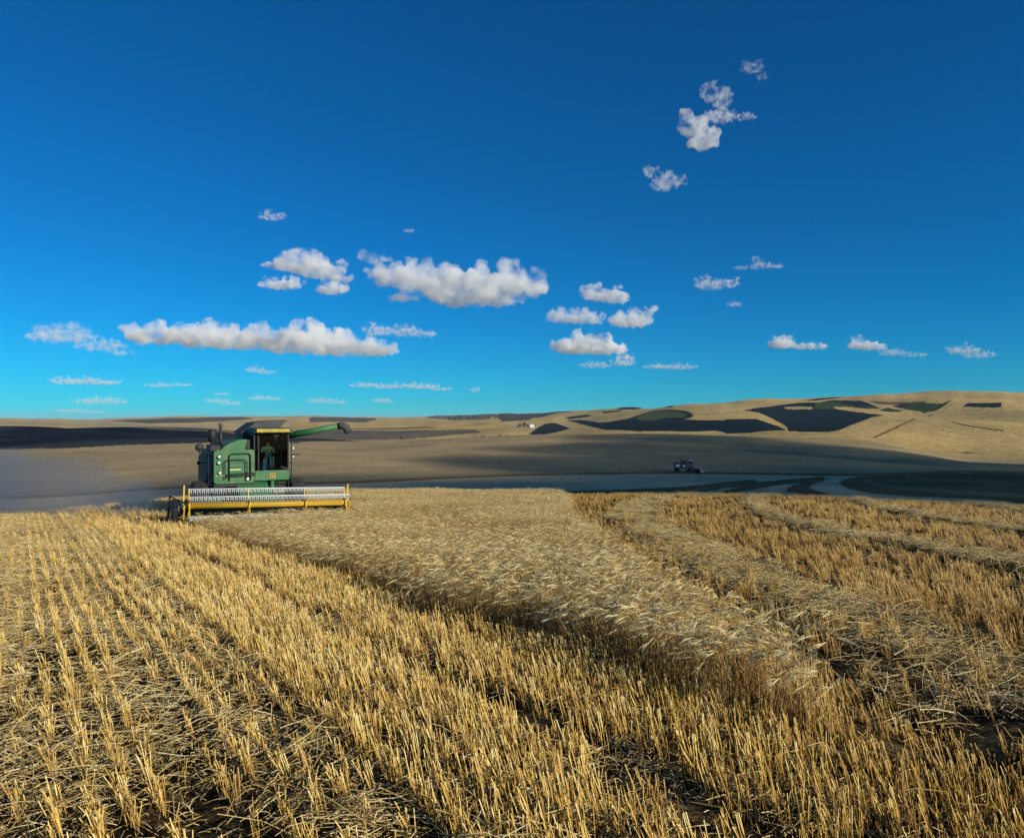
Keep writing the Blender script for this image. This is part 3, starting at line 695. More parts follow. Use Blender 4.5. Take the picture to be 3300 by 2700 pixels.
# engine hood, rounded up towards the cab
hp_ = [(-1.38, 2.9), (-1.36, 3.05), (-1.22, 3.18), (-.98, 3.32), (-.72, 3.41), (-.5, 3.44), (-.33, 3.44), (-.40, 3.06), (-.40, 2.9)]
b = MB(); b.prism(hp_, 'y', BF+.10, BF+1.5); b.build('engine_hood', P_GREEN, com, .04)
b = MB(); b.box((-.20, BF+.7, 3.22), (.34, 1.0, .42)); b.build('air_duct', P_BLACK, com, .03)
b = MB(); b.box((-1.55, BF+.9, 3.08), (.42, 1.2, .24)); b.build('engine_deck', P_BLACK, com, .03)
b = MB(); b.lathe([(.07, 3.0), (.075, 3.34), (.09, 3.36), (.175, 3.40), (.175, 3.78), (.14, 3.84), (.02, 3.86)], (-1.64, BF+.55, 0), 'z', 20); b.build('air_cleaner', P_BLACK, com)
b = MB(); b.tube([(-1.28, BF+.75, 3.05), (-1.28, BF+.75, 3.95), (-1.28, BF+.82, 4.06)], .058, 12); b.lathe([(.075, 3.3), (.085, 3.36), (.085, 3.62), (.06, 3.68)], (-1.28, BF+.75, 0), 'z', 14)
ex = b.build('exhaust_pipe', P_BLACK, com)
b = MB(); b.lathe([(.062, 3.97), (.075, 3.99), (.075, 4.1), (.06, 4.12)], (-1.28, BF+.80, 0), 'z', 12); b.build('rain_cap', P_DSTEEL, ex)
# round mirror on its arm, small knob below
b = MB(); b.lathe([(.004, -.03), (.13, -.03), (.165, 0.01), (.15, .05), (.03, .09)], (-2.16, BF+.25, 3.13), 'y', 20); b.tube([(-2.14, BF+.3, 3.1), (-1.98, BF+.35, 2.96), (-1.64, BF+.4, 2.72)], .018, 6); b.tube([(-2.16, BF+.3, 3.0), (-2.14, BF+.5, 2.85), (-1.7, BF+.7, 2.78)], .016, 6)
b.build('round_mirror', P_BLACK, com)
b = MB(); b.lathe([(.004, -.04), (.07, -.03), (.075, .03), (.02, .06)], (-2.0, BF+2.0, 2.40), 'y', 14); b.tube([(-2.0, BF+2.0, 2.4), (-1.62, BF+2.1, 2.4)], .02, 6); b.build('work_lamp', P_BLACK, com)

# the cab
CX0, CX1, CZ0, CZ1 = -0.10, 1.34, 2.12, 3.68
b = MB()
for x in (CX0+.02, CX0+.19, CX1-.03): b.box((x, BF-.02, (CZ0+CZ1)/2), (.055, .06, CZ1-CZ0))
for x in (CX0+.02, CX1-.03): b.box((x, BF+1.42, (CZ0+CZ1)/2), (.06, .06, CZ1-CZ0))
b.box(((CX0+CX1)/2, BF-.02, CZ1-.03), (CX1-CX0-.06, .07, .07)); b.box(((CX0+CX1)/2, BF+1.42, CZ1-.05), (CX1-CX0-.07, .05, .1))
for x in (CX0+.02, CX1-.03): b.box((x, BF+.7, CZ1-.05), (.06, 1.36, .08))
b.box(((CX0+CX1)/2, BF+.7, CZ0-.02), (CX1-CX0-.02, 1.36, .05))
cab = b.build('cab', P_BLACK, com, .012)
b = MB(); b.box(((CX0+.22+CX1-.06)/2, BF-.02, (CZ0+CZ1)/2-.02), (CX1-CX0-.29, .012, CZ1-CZ0-.12)); b.build('windscreen', GLASS, cab)
b = MB(); b.box((CX0+.105, BF-.02, (CZ0+CZ1)/2-.02), (.11, .012, CZ1-CZ0-.12)); b.build('corner_pane', GLASS, cab)
for x, nm in ((CX0+.02, 'side_window'), (CX1-.03, 'side_window')):
    b = MB(); b.box((x, BF+.7, (CZ0+CZ1)/2), (.012, 1.34, CZ1-CZ0-.18)); b.build(nm, GLASS, cab)
b = MB(); b.box(((CX0+CX1)/2, BF+1.44, CZ0+.5), (CX1-CX0-.1, .02, 1.0)); b.build('rear_wall', P_SEAT, cab)
b = MB(); b.box((1.05, BF+1.36, 2.95), (.30, .03, .72)); b.build('door_trim', P_DGREEN, cab)
b = MB(); b.box(((CX0+CX1)/2+.02, BF-.02, 1.905), (CX1-CX0-.03, .12, .42)); fp = b.build('front_panel', P_GREEN, com, .03)
# badge: yellow square, dark field, yellow leaping figure
bx, bz = .66, 1.90
b = MB(); b.box((bx, BF-.086, bz), (.20, .012, .20)); b.build('badge_plate', P_YELLOW, fp)
b = MB(); b.box((bx, BF-.094, bz), (.145, .008, .145)); b.build('badge_field', P_BLACK, fp)
b = MB(); b.prism([(bx-.05, bz+.045), (bx-.02, bz+.045), (bx-.015, bz), (bx+.05, bz+.002), (bx+.055, bz-.045), (bx+.03, bz-.03), (bx-.03, bz-.035), (bx-.055, bz-.05), (bx-.04, bz)], 'y', BF-.102, BF-.098); b.build('badge_figure', P_YELLOW, fp)
# roof with yellow brow and flared tank extension behind it
b = MB(); b.box(((CX0+CX1)/2+.05, BF+.62, 3.80), (1.66, 1.75, .22), taper=.90); roof = b.build('cab_roof', P_DGREEN, com, .05)
b = MB(); b.box((.64, BF-.30, 3.80), (1.36, .10, .15)); b.build('roof_brow', paint('weathered_yellow_paint', (0.52, 0.36, 0.05), 0.5, 0, 0.85, (0.05, 0.06, 0.035), 2.2), roof, .03)
for x in (.20, .62, 1.05):
    b = MB(); b.box((x, BF-.245, 3.71), (.16, .09, .045)); b.build('roof_lamp', P_BLACK, roof, .01)
b = MB(); b.prism([(BF+1.5, 2.9), (BF+1.5, 3.32), (BF+3.9, 3.32), (BF+3.9, 2.9)], 'x', -1.25, 1.15); tank = b.build('grain_tank', P_DGREEN, com, .03)
b = MB(); b.prism([(-.38, 3.66), (-.12, 3.86), (.22, 4.12), (.55, 4.19), (1.62, 4.25), (1.38, 3.98), (1.18, 3.66)], 'y', BF+1.50, BF+3.7); b.build('tank_extension', P_CANVAS, tank, .02)
b = MB(); b.box((.4, BF+2.6, 3.49), (1.3, 2.0, .36)); b.build('tank_collar', P_DGREEN, tank)
# inside the cab
b = MB(); b.box((.62, BF+.95, 2.44), (.50, .48, .14)); b.box((.62, BF+1.2, 2.85), (.48, .12, .75)); b.box((.62, BF+1.0, 2.27), (.28, .3, .22)); b.build('seat', P_SEAT, cab, .04)
b = MB(); b.tube([(.66, BF+.28, 2.15), (.64, BF+.42, 2.80)], .055, 10); st = b.build('steering_column', P_BLUE, cab)
b = MB()
ring = [(.64+.19*math.cos(a), BF+.44+.10*math.sin(a), 2.84+.15*math.sin(a)) for a in [2*math.pi*k/20 for k in range(21)]]
b.tube(ring, .016, 6); b.tube([ring[0], ring[10]], .012, 5); b.build('steering_wheel', P_BLACK, st)

# driver: one continuous figure, seated, hands on the wheel
def figure(name, joints, edges, radii, mat, loc, rz, lab, cat, extra=()):
    me = bpy.data.meshes.new(name); me.from_pydata(joints, edges, []); o = bpy.data.objects.new(name, me); COL.objects.link(o)
    sk = o.modifiers.new('skin', 'SKIN')
    for v, r in zip(me.skin_vertices[0].data, radii): v.radius = (r, r)
    me.skin_vertices[0].data[0].use_root = True
    ss = o.modifiers.new('sub', 'SUBSURF'); ss.levels = ss.render_levels = 2
    dg = bpy.context.evaluated_depsgraph_get(); new = bpy.data.meshes.new_from_object(o.evaluated_get(dg))
    o.modifiers.clear(); o.data = new; new.materials.clear()
    for q in mat: new.materials.append(q)
    for f in new.polygons:
        c = f.center; f.use_smooth = True
        f.material_index = extra(c) if callable(extra) else 0
    o.location = loc; o.rotation_euler = (0, 0, rz); tag(o, lab, cat); return o
SKIN = paint('skin', (0.36, 0.20, 0.13), 0.6, 0, 0.0); SHIRT = paint('pale_green_shirt', (0.28, 0.42, 0.26), 0.85, 0, 0.1); JEANS = paint('work_trousers', (0.16, 0.20, 0.17), 0.9, 0, 0.1); HAIR = paint('dark_hair', (0.02, 0.015, 0.012), 0.8, 0, 0)
J = [(0, 0, 0), (0, .0, .18), (0, -.01, .36), (0, -.02, .47), (0, -.03, .54), (0, -.045, .64), (0, -.045, .73),
     (-.19, -.02, .42), (-.27, -.14, .20), (-.17, -.40, .24), (-.16, -.46, .27), (.19, -.02, .42), (.27, -.14, .20), (.17, -.40, .24), (.16, -.46, .27),
     (-.10, -.03, -.02), (-.15, -.42, .03), (-.15, -.50, -.36), (-.15, -.62, -.40), (.10, -.03, -.02), (.15, -.42, .03), (.15, -.50, -.36), (.15, -.62, -.40)]
Ed = [(0, 1), (1, 2), (2, 3), (3, 4), (4, 5), (5, 6), (2, 7), (7, 8), (8, 9), (9, 10), (2, 11), (11, 12), (12, 13), (13, 14), (0, 15), (15, 16), (16, 17), (17, 18), (0, 19), (19, 20), (20, 21), (21, 22)]
Rd = [.15, .155, .16, .07, .065, .105, .085, .07, .055, .043, .04, .07, .055, .043, .04, .09, .075, .05, .045, .09, .075, .05, .045]
cy, sy = math.cos(YAW), math.sin(YAW)
def W(x, y, z): return (CMID[0]+cy*x-sy*y, CMID[1]+sy*x+cy*y, gz+z)
def skinmap(c):
    if c.z > .50: return 3 if (c.z > .70 or (c.y > .0 and c.z > .58)) else 0
    if c.y < -.38 and c.z > .16: return 0
    if c.z < .06 or (c.y < -.3 and c.z < .12): return 2
    return 1
drv = figure('person', J, Ed, Rd, [SKIN, SHIRT, JEANS, HAIR], W(.62, BF+.90, 2.62), YAW, 'person in a pale green shirt driving, seated behind the cab windscreen', 'person', skinmap)
b = MB(); b.lathe([(.02, 0), (.10, 0), (.105, .02), (.105, .24), (.08, .29), (.045, .31), (.045, .36), (.02, .37)], (0, 0, 0), 'z', 18)
jug = b.build('water_jug', P_BLUE); jug.location = W(.34, BF+.16, CZ0+.006); tag(jug, 'blue water jug on the cab floor inside the windscreen corner', 'water jug')
b = MB(); b.lathe([(.05, .35), (.055, .36), (.055, .41), (.01, .43)], (0, 0, 0), 'z', 14); b.build('cap', P_WHITE, jug)

# unloading auger, swung out and raised
A0 = Vector((1.25, BF+1.1, 3.50)); d = Vector((.866, -.5, 0)); A1 = A0+d*2.55+Vector((0, 0, .47))
b = MB(); b.tube([A0, A1], [.15, .14], 20); aug = b.build('unloading_auger', P_GREEN, com)
b = MB(); e = (A1-A0).normalized(); b.tube([A1-e*.02, A1+e*.16, A1+e*.34-Vector((0, 0, .12)), A1+e*.46-Vector((0, 0, .36))], [.155, .165, .18, .17], 16); b.build('spout', P_CANVAS, aug)
b = MB(); b.tube([A0+e*.10, A0+e*.17], .172, 20); b.build('flange', P_STEEL, aug)
b = MB(); b.tube([A0+Vector((-.1, 0, -.75)), A0+Vector((-.02, 0, -.05)), A0+e*.1], .15, 14); b.build('auger_elbow', P_DGREEN, aug)

# handrail, mirrors and lamps beside the cab door, ladder below
b = MB(); b.tube([(1.44, BF-.02, 1.70), (1.44, BF-.02, 3.25), (1.46, BF+.3, 3.32)], .020, 6); b.tube([(1.44, BF-.02, 3.25), (1.52, BF-.14, 3.30), (1.66, BF-.18, 3.30)], .014, 6)
b.tube([(1.44, BF-.02, 2.75), (1.66, BF-.18, 2.78)], .014, 6); b.tube([(1.36, BF-.0, 2.4), (1.52, BF-.05, 2.42)], .016, 6); b.tube([(1.36, BF-.0, 2.1), (1.46, BF-.02, 2.1)], .018, 6); b.build('handrail', P_BLACK, com)
b = MB(); b.box((1.62, BF-.2, 3.27), (.30, .03, .055)); b.build('side_mirror', P_BLACK, com, .01)
b = MB(); b.box((1.62, BF-.2, 2.78), (.28, .03, .05)); b.build('side_mirror', P_BLACK, com, .01)
for z in (3.02, 2.68): lamp(1.50, z, BF-.04, .07, com, 'work_lamp')
b = MB()
for x in (.92, 1.32): b.tube([(x, BF-.06, .62), (x, BF-.02, 1.72)], .022, 6)
for z in (.68, .98): b.box((1.12, BF-.05, z), (.38, .10, .03))
b.build('ladder', P_BLACK, com)

# axle, feeder house, wheels
b = MB(); b.box((-.15, BF+.75, .88), (3.3, .42, .36)); b.box((-.15, BF+.9, 1.28), (1.9, .7, .5)); b.build('front_axle', P_DGREEN, com, .03)
b = MB(); b.prism([(.62, .35), (.62, .88), (BF+.2, 1.72), (BF+.5, 1.15)], 'x', -.80, .45); fh = b.build('feeder_house', P_GREEN, com, .03)
b = MB(); b.tube([(.58, BF-.25, 1.2), (.66, BF-.02, 1.72)], .085, 10); b.build('lift_strut', P_GREEN, com)
def wheel(x, y, R, wd, name='wheel'):
    s = 1 if x > 0 else -1; h = wd/2
    b = MB(); b.lathe([(R*.52, -h*.85), (R*.80, -h), (R*.95, -h*.9), (R*.985, -h*.5), (R*.985, h*.5), (R*.95, h*.9), (R*.80, h), (R*.52, h*.85)], (x, y, R), 'x', 36)
    t = b.build(name, P_RUBBER, com)
    b = MB()
    for k in range(20):
        a = 2*math.pi*k/20
        for sd in (-1, 1):
            a2 = a+(.08 if sd > 0 else 0)
            b.box((x+sd*h*.46, y+math.sin(a2)*R*.99, R+math.cos(a2)*R*.99), (h*1.0, .055, .06), (-a2, 0, sd*.45))
    b.build('tread_lug', P_RUBBER, t).__setitem__('kind', 'stuff')
    b = MB(); b.lathe([(.03, s*h*.1), (R*.30, s*h*.15), (R*.46, s*h*.6), (R*.53, s*h*.86), (R*.53, -s*h*.86), (.03, -s*h*.5)], (x, y, R), 'x', 28); b.build('rim', P_YELLOW, t)
wheel(-2.10, BF+.75, .85, .60); wheel(1.80, BF+.75, .85, .60)
wheel(-1.25, BF+5.0, .55, .38); wheel(.95, BF+5.0, .55, .38)
b = MB(); b.box((-.15, BF+5.0, .62), (2.1, .2, .18)); b.box((-.15, BF+5.0, 1.0), (.4, .3, .7)); b.build('rear_axle', P_DGREEN, com, .02)

# ---- header: platform, knife, dividers; it hangs a little low on the machine's left
ROLL = -0.036
def HZr(x): return ROLL*(x+3.06)
HX0, HX1 = -3.12, 3.02
def slant(o): o.rotation_euler = (0, -ROLL, 0); o.location = (0, 0, ROLL*3.06); return o
b = MB(); b.prism([(.72, .18), (.72, 1.02), (.80, 1.06), (.84, .18)], 'x', HX0, HX1); b.prism([(-.62, .10), (-.62, .14), (.1, .18), (.72, .24), (.72, .12), (.1, .08)], 'x', HX0, HX1)
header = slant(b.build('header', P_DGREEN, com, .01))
b = MB(); b.tube([(HX0+.1, .28, .48), (HX1-.1, .28, .48)], .20, 16)
n = 90
for sgn, xa, xb in ((1, HX0+.15, -.5), (-1, HX1-.15, .2)):
    V = []; F = []
    for k in range(n+1):
        t = k/n; a = sgn*t*2*math.pi*5; x = xa+(xb-xa)*t
        V += [(x, .28+.2*math.cos(a), .48+.2*math.sin(a)), (x, .28+.31*math.cos(a), .48+.31*math.sin(a))]
        if k: F.append((2*k-2, 2*k-1, 2*k+1, 2*k))
    b.add(V, F)
b.build('cross_auger', P_DSTEEL, header)
b = MB()
for k in range(80):
    x = HX0+.05+(HX1-HX0-.1)*k/79; b.add([(x-.012, -.62, .09), (x+.012, -.62, .09), (x, -.76, .12), (x, -.62, .15)], [(0, 1, 2), (1, 3, 2), (3, 0, 2), (0, 3, 1)])
kn = b.build('knife_guard', P_DSTEEL, header); kn['kind'] = 'stuff'
for sx, xx in ((-1, HX0), (1, HX1)):
    b = MB(); b.prism([(.84, .12), (.84, 1.12), (.2, 1.02), (-.5, .62), (-1.15, .16), (-.6, .06)], 'x', xx-.03 if sx < 0 else xx, xx if sx < 0 else xx+.03)
    b.tube([(xx+sx*.05, -.2, .72), (xx+sx*.10, -.9, .42), (xx+sx*.16, -1.5, .10)], [.035, .03, .015], 8)
    b.build('crop_divider', P_BLACK if sx < 0 else P_DGREEN, header)
b = MB(); b.tube([(HX1+.10, -.15, .95), (HX1+.36, -.55, .78), (HX1+.58, -.95, .58)], [.03, .026, .012], 8); b.build('divider_rod', P_BLACK, header)
# left-hand drive: pulleys, belt shield and skid in the shade
b = MB(); b.lathe([(.02, 0), (.30, 0), (.30, -.06), (.02, -.06)], (HX0-.06, .35, .62), 'x', 22); b.lathe([(.02, 0), (.17, 0), (.17, -.07), (.02, -.07)], (HX0-.07, -.15, .98), 'x', 18)
b.build('drive_pulley', P_DSTEEL, header)
b = MB(); b.box((HX0-.20, .15, .78), (.18, .85, .80), (.35, 0, 0)); b.box((HX0-.26, -.3, .30), (.10, .5, .55)); b.build('belt_shield', P_BLACK, header, .03)
b = MB(); b.tube([(HX0-.34, .5, 1.42), (HX0-.40, .2, .85), (HX0-.36, -.5, .12), (HX0-.33, -.95, .0)], .032, 6); b.tube([(HX0-.33, .5, 1.40), (HX0-.02, .45, 1.22)], .03, 6); b.build('guard_rail', P_BLACK, header)
b = MB()
for z, y in ((.14, -.75), (.30, -.55), (.14, -.45)): b.lathe([(.01, .05), (.07, .05), (.08, 0), (.07, -.08), (.01, -.08)], (HX0-.18, y, z), 'x', 12)
b.build('knife_drive', P_STEEL, header)

# ---- reel
RCZ, RCY, RR_ = 1.10, -.05, .62
b = MB(); b.tube([(HX0+.30, RCY, RCZ), (HX1-.02, RCY, RCZ)], .128, 24); reel = slant(b.build('reel', P_YELLOW, com))
ANG = [math.radians(a) for a in (108, 36, -36, -108, 180)]
for a in ANG:
    y, z = RCY-RR_*math.cos(a), RCZ+RR_*math.sin(a)
    b = MB(); b.tube([(HX0+.22, y, z), (HX1+.02, y, z)], .020, 8); bt = b.build('reel_bat', P_STEEL, reel)
    b = MB(); b.box(((HX0+HX1)/2+.1, y-.012, z-.035), (HX1-HX0-.25, .006, .012))
    k = 0; x = HX0+.30
    while x < HX1-.02:
        for dx in (-.045, .045):
            b.tube([(x+dx*.3, y, z-.01), (x+dx, y-.02, z-.09), (x+dx*.9, y+.02, z-.25)], .011, 4)
        b.tube([(x-.045, y-.02, z-.085), (x, y-.03, z-.115), (x+.045, y-.02, z-.085)], .014, 4)
        x += .152
    b.build('reel_tine', P_STEEL, reel)['kind'] = 'stuff'
for i, x in enumerate((HX0+.26, HX0+2.36, HX0+4.50, HX1-.03)):
    b = MB()
    for a in ANG:
        dy, dz = -math.cos(a), math.sin(a)
        b.box((x, RCY+dy*.34, RCZ+dz*.34), (.035, .055, .54), (math.atan2(-dy, dz), 0, 0))
    b.lathe([(.13, -.03), (.21, -.03), (.21, .03), (.13, .03)], (x, RCY, RCZ), 'x', 18)
    b.build('reel_spider', P_YELLOW, reel, .006)
for xx in (HX0+.08, HX1+.10):
    b = MB(); b.tube([(xx, .80, 1.10), (xx, RCY, RCZ), (xx, -.35, RCZ-.03)], [.05, .045, .035], 8); b.box((xx, .02, RCZ+.30), (.05, .06, .88)); b.box((xx, -.26, RCZ-.28), (.045, .05, .60), (.45, 0, 0))
    slant(b.build('reel_arm', P_YELLOW, com))

# ------------------------------------------------------------------ the second combine, far off in the shade
def place(u, d):
    x = (u-1650)/FPX*d; return x, d, float(ground(x, d)[0])
P_RED = paint('faded_red_paint', (0.09, 0.022, 0.034), 0.5)
P_PALE = paint('pale_grey_sheet', (0.62, 0.66, 0.70), 0.5)
x, y, z = place(2205, 222.5)
c2 = empty('combine_harvester', (x, y, z), math.radians(0)); tag(c2, 'small dark red combine harvester far off in the shaded valley', 'combine harvester')
b = MB(); b.prism([(-3.1, 1.2), (-3.1, 2.9), (-1.0, 3.15), (1.2, 3.15), (1.2, 1.2), (-1.5, .95)], 'y', -1.2, 1.2); body2 = b.build('body', P_RED, c2, .05)
b = MB(); b.box((-2.3, -1.23, 2.0), (1.35, .05, .75)); b.build('side_panel', P_PALE, body2, .02)
b = MB(); b.box((-.35, -1.23, 1.95), (.8, .05, .62)); b.build('side_panel', P_PALE, body2, .02)
b = MB(); b.box((-1.6, -1.0, 2.98), (.5, .3, .42)); b.build('side_panel', P_PALE, body2, .02)
b = MB(); b.box((.3, .1, 3.25), (1.7, 2.2, .55), taper=1.1); b.build('grain_tank', P_RED, c2, .04)
b = MB()
for (xx, yy) in ((1.25, -.75), (2.35, -.75), (1.25, .75), (2.35, .75)): b.box((xx, yy, 2.6), (.09, .09, 1.7))
b.box((1.8, 0, 1.72), (1.3, 1.6, .18)); cab2 = b.build('cab', P_BLACK, c2)
b = MB(); b.box((1.85, 0, 3.52), (1.5, 1.9, .26)); b.build('cab_roof', P_PALE, cab2, .05)
b = MB(); b.box((1.8, -.74, 2.62), (1.0, .02, 1.55)); b.box((2.34, 0, 2.62), (.02, 1.4, 1.55)); b.build('cab_glass', GLASS, cab2)
b = MB(); b.tube([(-.9, .3, 3.1), (-.9, .3, 4.25)], .11, 10); b.build('exhaust_pipe', P_BLACK, c2)
b = MB(); b.tube([(.45, -1.3, 3.2), (.95, -1.35, 2.6), (.15, -1.5, .6)], .07, 6); b.tube([(2.0, -1.35, 2.4), (.35, -1.5, .7)], .07, 6); b.build('ladder', P_PALE, c2)
for (xx, yy, R) in ((1.6, -1.5, .85), (1.6, 1.5, .85), (-2.2, -1.2, .55), (-2.2, 1.2, .55)):
    b = MB(); b.lathe([(R*.5, -.24), (R*.9, -.27), (R, -.15), (R, .15), (R*.9, .27), (R*.5, .24)], (xx, yy, R), 'y', 22); t = b.build('wheel', P_RUBBER, c2)
    b = MB(); b.lathe([(.02, -.2), (R*.5, -.2), (R*.5, .2), (.02, .2)], (xx, yy, R), 'y', 16); b.build('rim', P_RED, t)
b = MB(); b.prism([(2.0, 1.5), (2.1, .9), (3.9, .25), (3.9, .8)], 'y', -.6, .6); b.build('feeder_house', P_RED, c2)
b = MB(); b.prism([(3.8, .1), (3.8, 1.0), (3.95, 1.0), (4.9, .15)], 'y', -3.0, 3.0); h2 = b.build('header', P_BLACK, c2)
b = MB(); b.tube([(4.6, -2.9, 1.0), (4.6, 2.9, 1.0)], .12, 10)
for k in range(5):
    a = 2*math.pi*k/5+.3; b.tube([(4.6+.55*math.cos(a), -2.9, 1.0+.55*math.sin(a)), (4.6+.55*math.cos(a), 2.9, 1.0+.55*math.sin(a))], .04, 5)
b.build('reel', P_PALE, h2)
b = MB(); b.prism([(4.3, .10), (4.3, .75), (5.9, .08)], 'y', -3.15, -2.98); b.build('crop_divider', P_PALE, h2)

# ------------------------------------------------------------------ trees and a farmhouse in the far valley
m, nt, p = mat_new('dark_foliage'); g = N(nt, 'ShaderNodeNewGeometry'); nz = noise_tex(nt, g.outputs['Position'], .6, 3)
r = ramp(nt, nz.outputs[0], [(.3, (.022, .036, .020)), (.7, (.060, .085, .040))]); L(nt, r.outputs[0], p.inputs['Base Color']); p.inputs['Roughness'].default_value = .9; FOL = m
BARK = paint('bark', (.07, .05, .035), .9)
def tree(u, d, h, wd, lab, seed, grp):
    rnd = random.Random(seed); x, y, z = place(u, d)
    t = empty('tree', (x, y, z)); tag(t, lab, 'tree', grp)
    b = MB(); b.tube([(0, 0, -.3), (.1, 0, h*.25), (.15, .1, h*.5)], [h*.045, h*.035, h*.02], 6)
    for k in range(3):
        a = rnd.uniform(0, 6.28); b.tube([(.1, 0, h*.3), (math.cos(a)*wd*.25, math.sin(a)*wd*.25, h*.6)], [h*.02, h*.008], 5)
    b.build('trunk', BARK, t)
    V, F = [], []
    cl = [(rnd.gauss(0, wd*.22), rnd.gauss(0, wd*.22), h*rnd.uniform(.30, .88), wd*rnd.uniform(.14, .26)) for _ in range(12)]
    for (cx_, cy_, cz_, cr) in cl:
        for _ in range(70):
            v = Vector((rnd.gauss(0, 1), rnd.gauss(0, 1), rnd.gauss(0, 1))).normalized()*cr*rnd.uniform(.6, 1.05)
            pp = Vector((cx_, cy_, cz_))+v; s = h*.035*rnd.uniform(.6, 1.4); e1 = Vector((rnd.gauss(0, 1), rnd.gauss(0, 1), rnd.gauss(0, 1))).normalized(); e2 = e1.cross(v.normalized()).normalized(); b0 = len(V)
            V += [pp-e1*s-e2*s*.5, pp+e1*s-e2*s*.4, pp+e1*s*.7+e2*s*.6, pp-e1*s*.8+e2*s*.5]; F.append((b0, b0+1, b0+2, b0+3))
    me = bpy.data.meshes.new('crown'); me.from_pydata([tuple(v) for v in V], [], F); me.materials.append(FOL)
    o = bpy.data.objects.new('crown', me); COL.objects.link(o); o.parent = t
    return t
G1 = 'trees round the farmstead in the valley'
tree(1676, 1880, 13, 10, 'tallest dark tree left of the far white farmhouse', 1, G1)
tree(1688, 1890, 15, 11, 'broad dark tree close beside the far white farmhouse', 2, G1)
tree(1701, 1900, 9, 9, 'low dark tree touching the white farmhouse wall in the valley', 3, G1)
tree(1666, 1900, 7, 8, 'smallest dark tree at the outer end of the farmstead clump', 4, G1)
tree(1722, 1920, 8, 8, 'dark tree behind the gable of the far white farmhouse', 5, G1)
G2 = 'trees on the far slope below the skyline'
for i, (u, h, lab) in enumerate(((1448, 11, 'dark tree at the outer end of the skyline row'), (1466, 9, 'low tree second along the far skyline row'), (1486, 12, 'tallest tree of the row under the far skyline'), (1509, 8, 'small tree past the tallest of the skyline row'), (1528, 10, 'last dark tree of the row under the far skyline'),
        (1577, 9, 'round dark tree alone before the brown far slope'), (1592, 12, 'tall dark tree at the foot of the brown far slope'), (1607, 10, 'dark tree beside the tall one at the brown slope'), (1621, 8, 'small dark tree ending the clump by the brown slope'))):
    tree(u, 3300 if i < 5 else 3000, h*1.9, h*2.2, lab, 20+i, G2)
G3 = 'bushes along the field edge beyond the hill'
for i, (u, h, lab) in enumerate(((1530, 5, 'dark bush on the hill brow at the bare end of the hedge line'), (1556, 6, 'round dark bush second along the hill brow hedge line'), (1584, 4.5, 'low bush midway along the hill brow hedge line'), (1610, 5.5, 'dark bush nearer the farmstead on the hill brow hedge line'), (1636, 5, 'last dark bush of the hedge line below the farmstead'))):
    tree(u, 1290, h, h*2.3, lab, 40+i, G3)
tree(1291, 600, 3.2, 2.6, 'lone small dark bush on the brow of the lit hill', 60, None)
x, y, z = place(1713, 1860)
hs = empty('farmhouse', (x, y, z), .5); tag(hs, 'tiny white farmhouse with a grey gable roof among dark trees', 'farmhouse')
b = MB(); b.box((0, 0, 2.4), (13, 8, 5.4)); wl = b.build('wall', P_WHITE, hs)
b = MB(); b.prism([(-4.6, 5.0), (0, 8.6), (4.6, 5.0)], 'x', -7, 7); b.build('roof', P_PALE, hs)
for k in (-3.6, 0, 3.6):
    b = MB(); b.box((k, -4.02, 2.6), (1.4, .1, 1.8)); b.build('window', P_BLACK, wl)
b = MB(); b.box((0, -4.03, 1.0), (1.1, .1, 2.1)); b.build('door', P_BLACK, hs)

# ------------------------------------------------------------------ clouds and dust: lumpy volumes of their own size
def lumps(name, blobs, voxel, amp, nscale, mat):
    """union of ellipsoids (centre, radii), voxel-remeshed, roughened"""
    bm = bmesh.new()
    for c, r in blobs:
        res = bmesh.ops.create_icosphere(bm, subdivisions=2, radius=1.0)
        bmesh.ops.transform(bm, matrix=Matrix.Translation(c) @ Matrix.Diagonal((*r, 1)), verts=res['verts'])
    me = bpy.data.meshes.new(name); bm.to_mesh(me); bm.free(); o = bpy.data.objects.new(name, me); COL.objects.link(o)
    def union():
        md = o.modifiers.new('r', 'REMESH'); md.mode = 'VOXEL'; md.voxel_size = voxel; md.use_smooth_shade = True
        dg = bpy.context.evaluated_depsgraph_get(); new = bpy.data.meshes.new_from_object(o.evaluated_get(dg)); o.modifiers.clear(); o.data = new
        bm = bmesh.new(); bm.from_mesh(new); left = set(bm.verts); isl = []
        while left:                                 # drop the hollows that the union closes off inside
            st = [left.pop()]; comp = [st[0]]
            while st:
                for e_ in st.pop().link_edges:
                    for v_ in e_.verts:
                        if v_ in left: left.discard(v_); st.append(v_); comp.append(v_)
            isl.append(comp)
        isl.sort(key=len, reverse=True); bb = [tuple((min(v_.co[i] for v_ in c_), max(v_.co[i] for v_ in c_)) for i in range(3)) for c_ in isl]
        for a_ in range(1, len(isl)):
            if any(all(bb[b_][i][0] <= bb[a_][i][0] and bb[a_][i][1] <= bb[b_][i][1] for i in range(3)) for b_ in range(a_)): bmesh.ops.delete(bm, geom=isl[a_], context='VERTS')
        bm.to_mesh(new); bm.free(); return new
    new = union(); n = len(new.vertices); co = np.empty(n*3); nn = np.empty(n*3)
    new.vertices.foreach_get('co', co); new.vertices.foreach_get('normal', nn); co = co.reshape(-1, 3); nn = nn.reshape(-1, 3)
    dsp = np.array([mnoise.fractal(Vector(c_)*nscale, 0.9, 2.1, 4) for c_ in co])
    co = co+nn*(dsp*amp)[:, None]; new.vertices.foreach_set('co', co.ravel()); new.update()
    new = union(); new.materials.clear(); new.materials.append(mat); new.update()
    return o
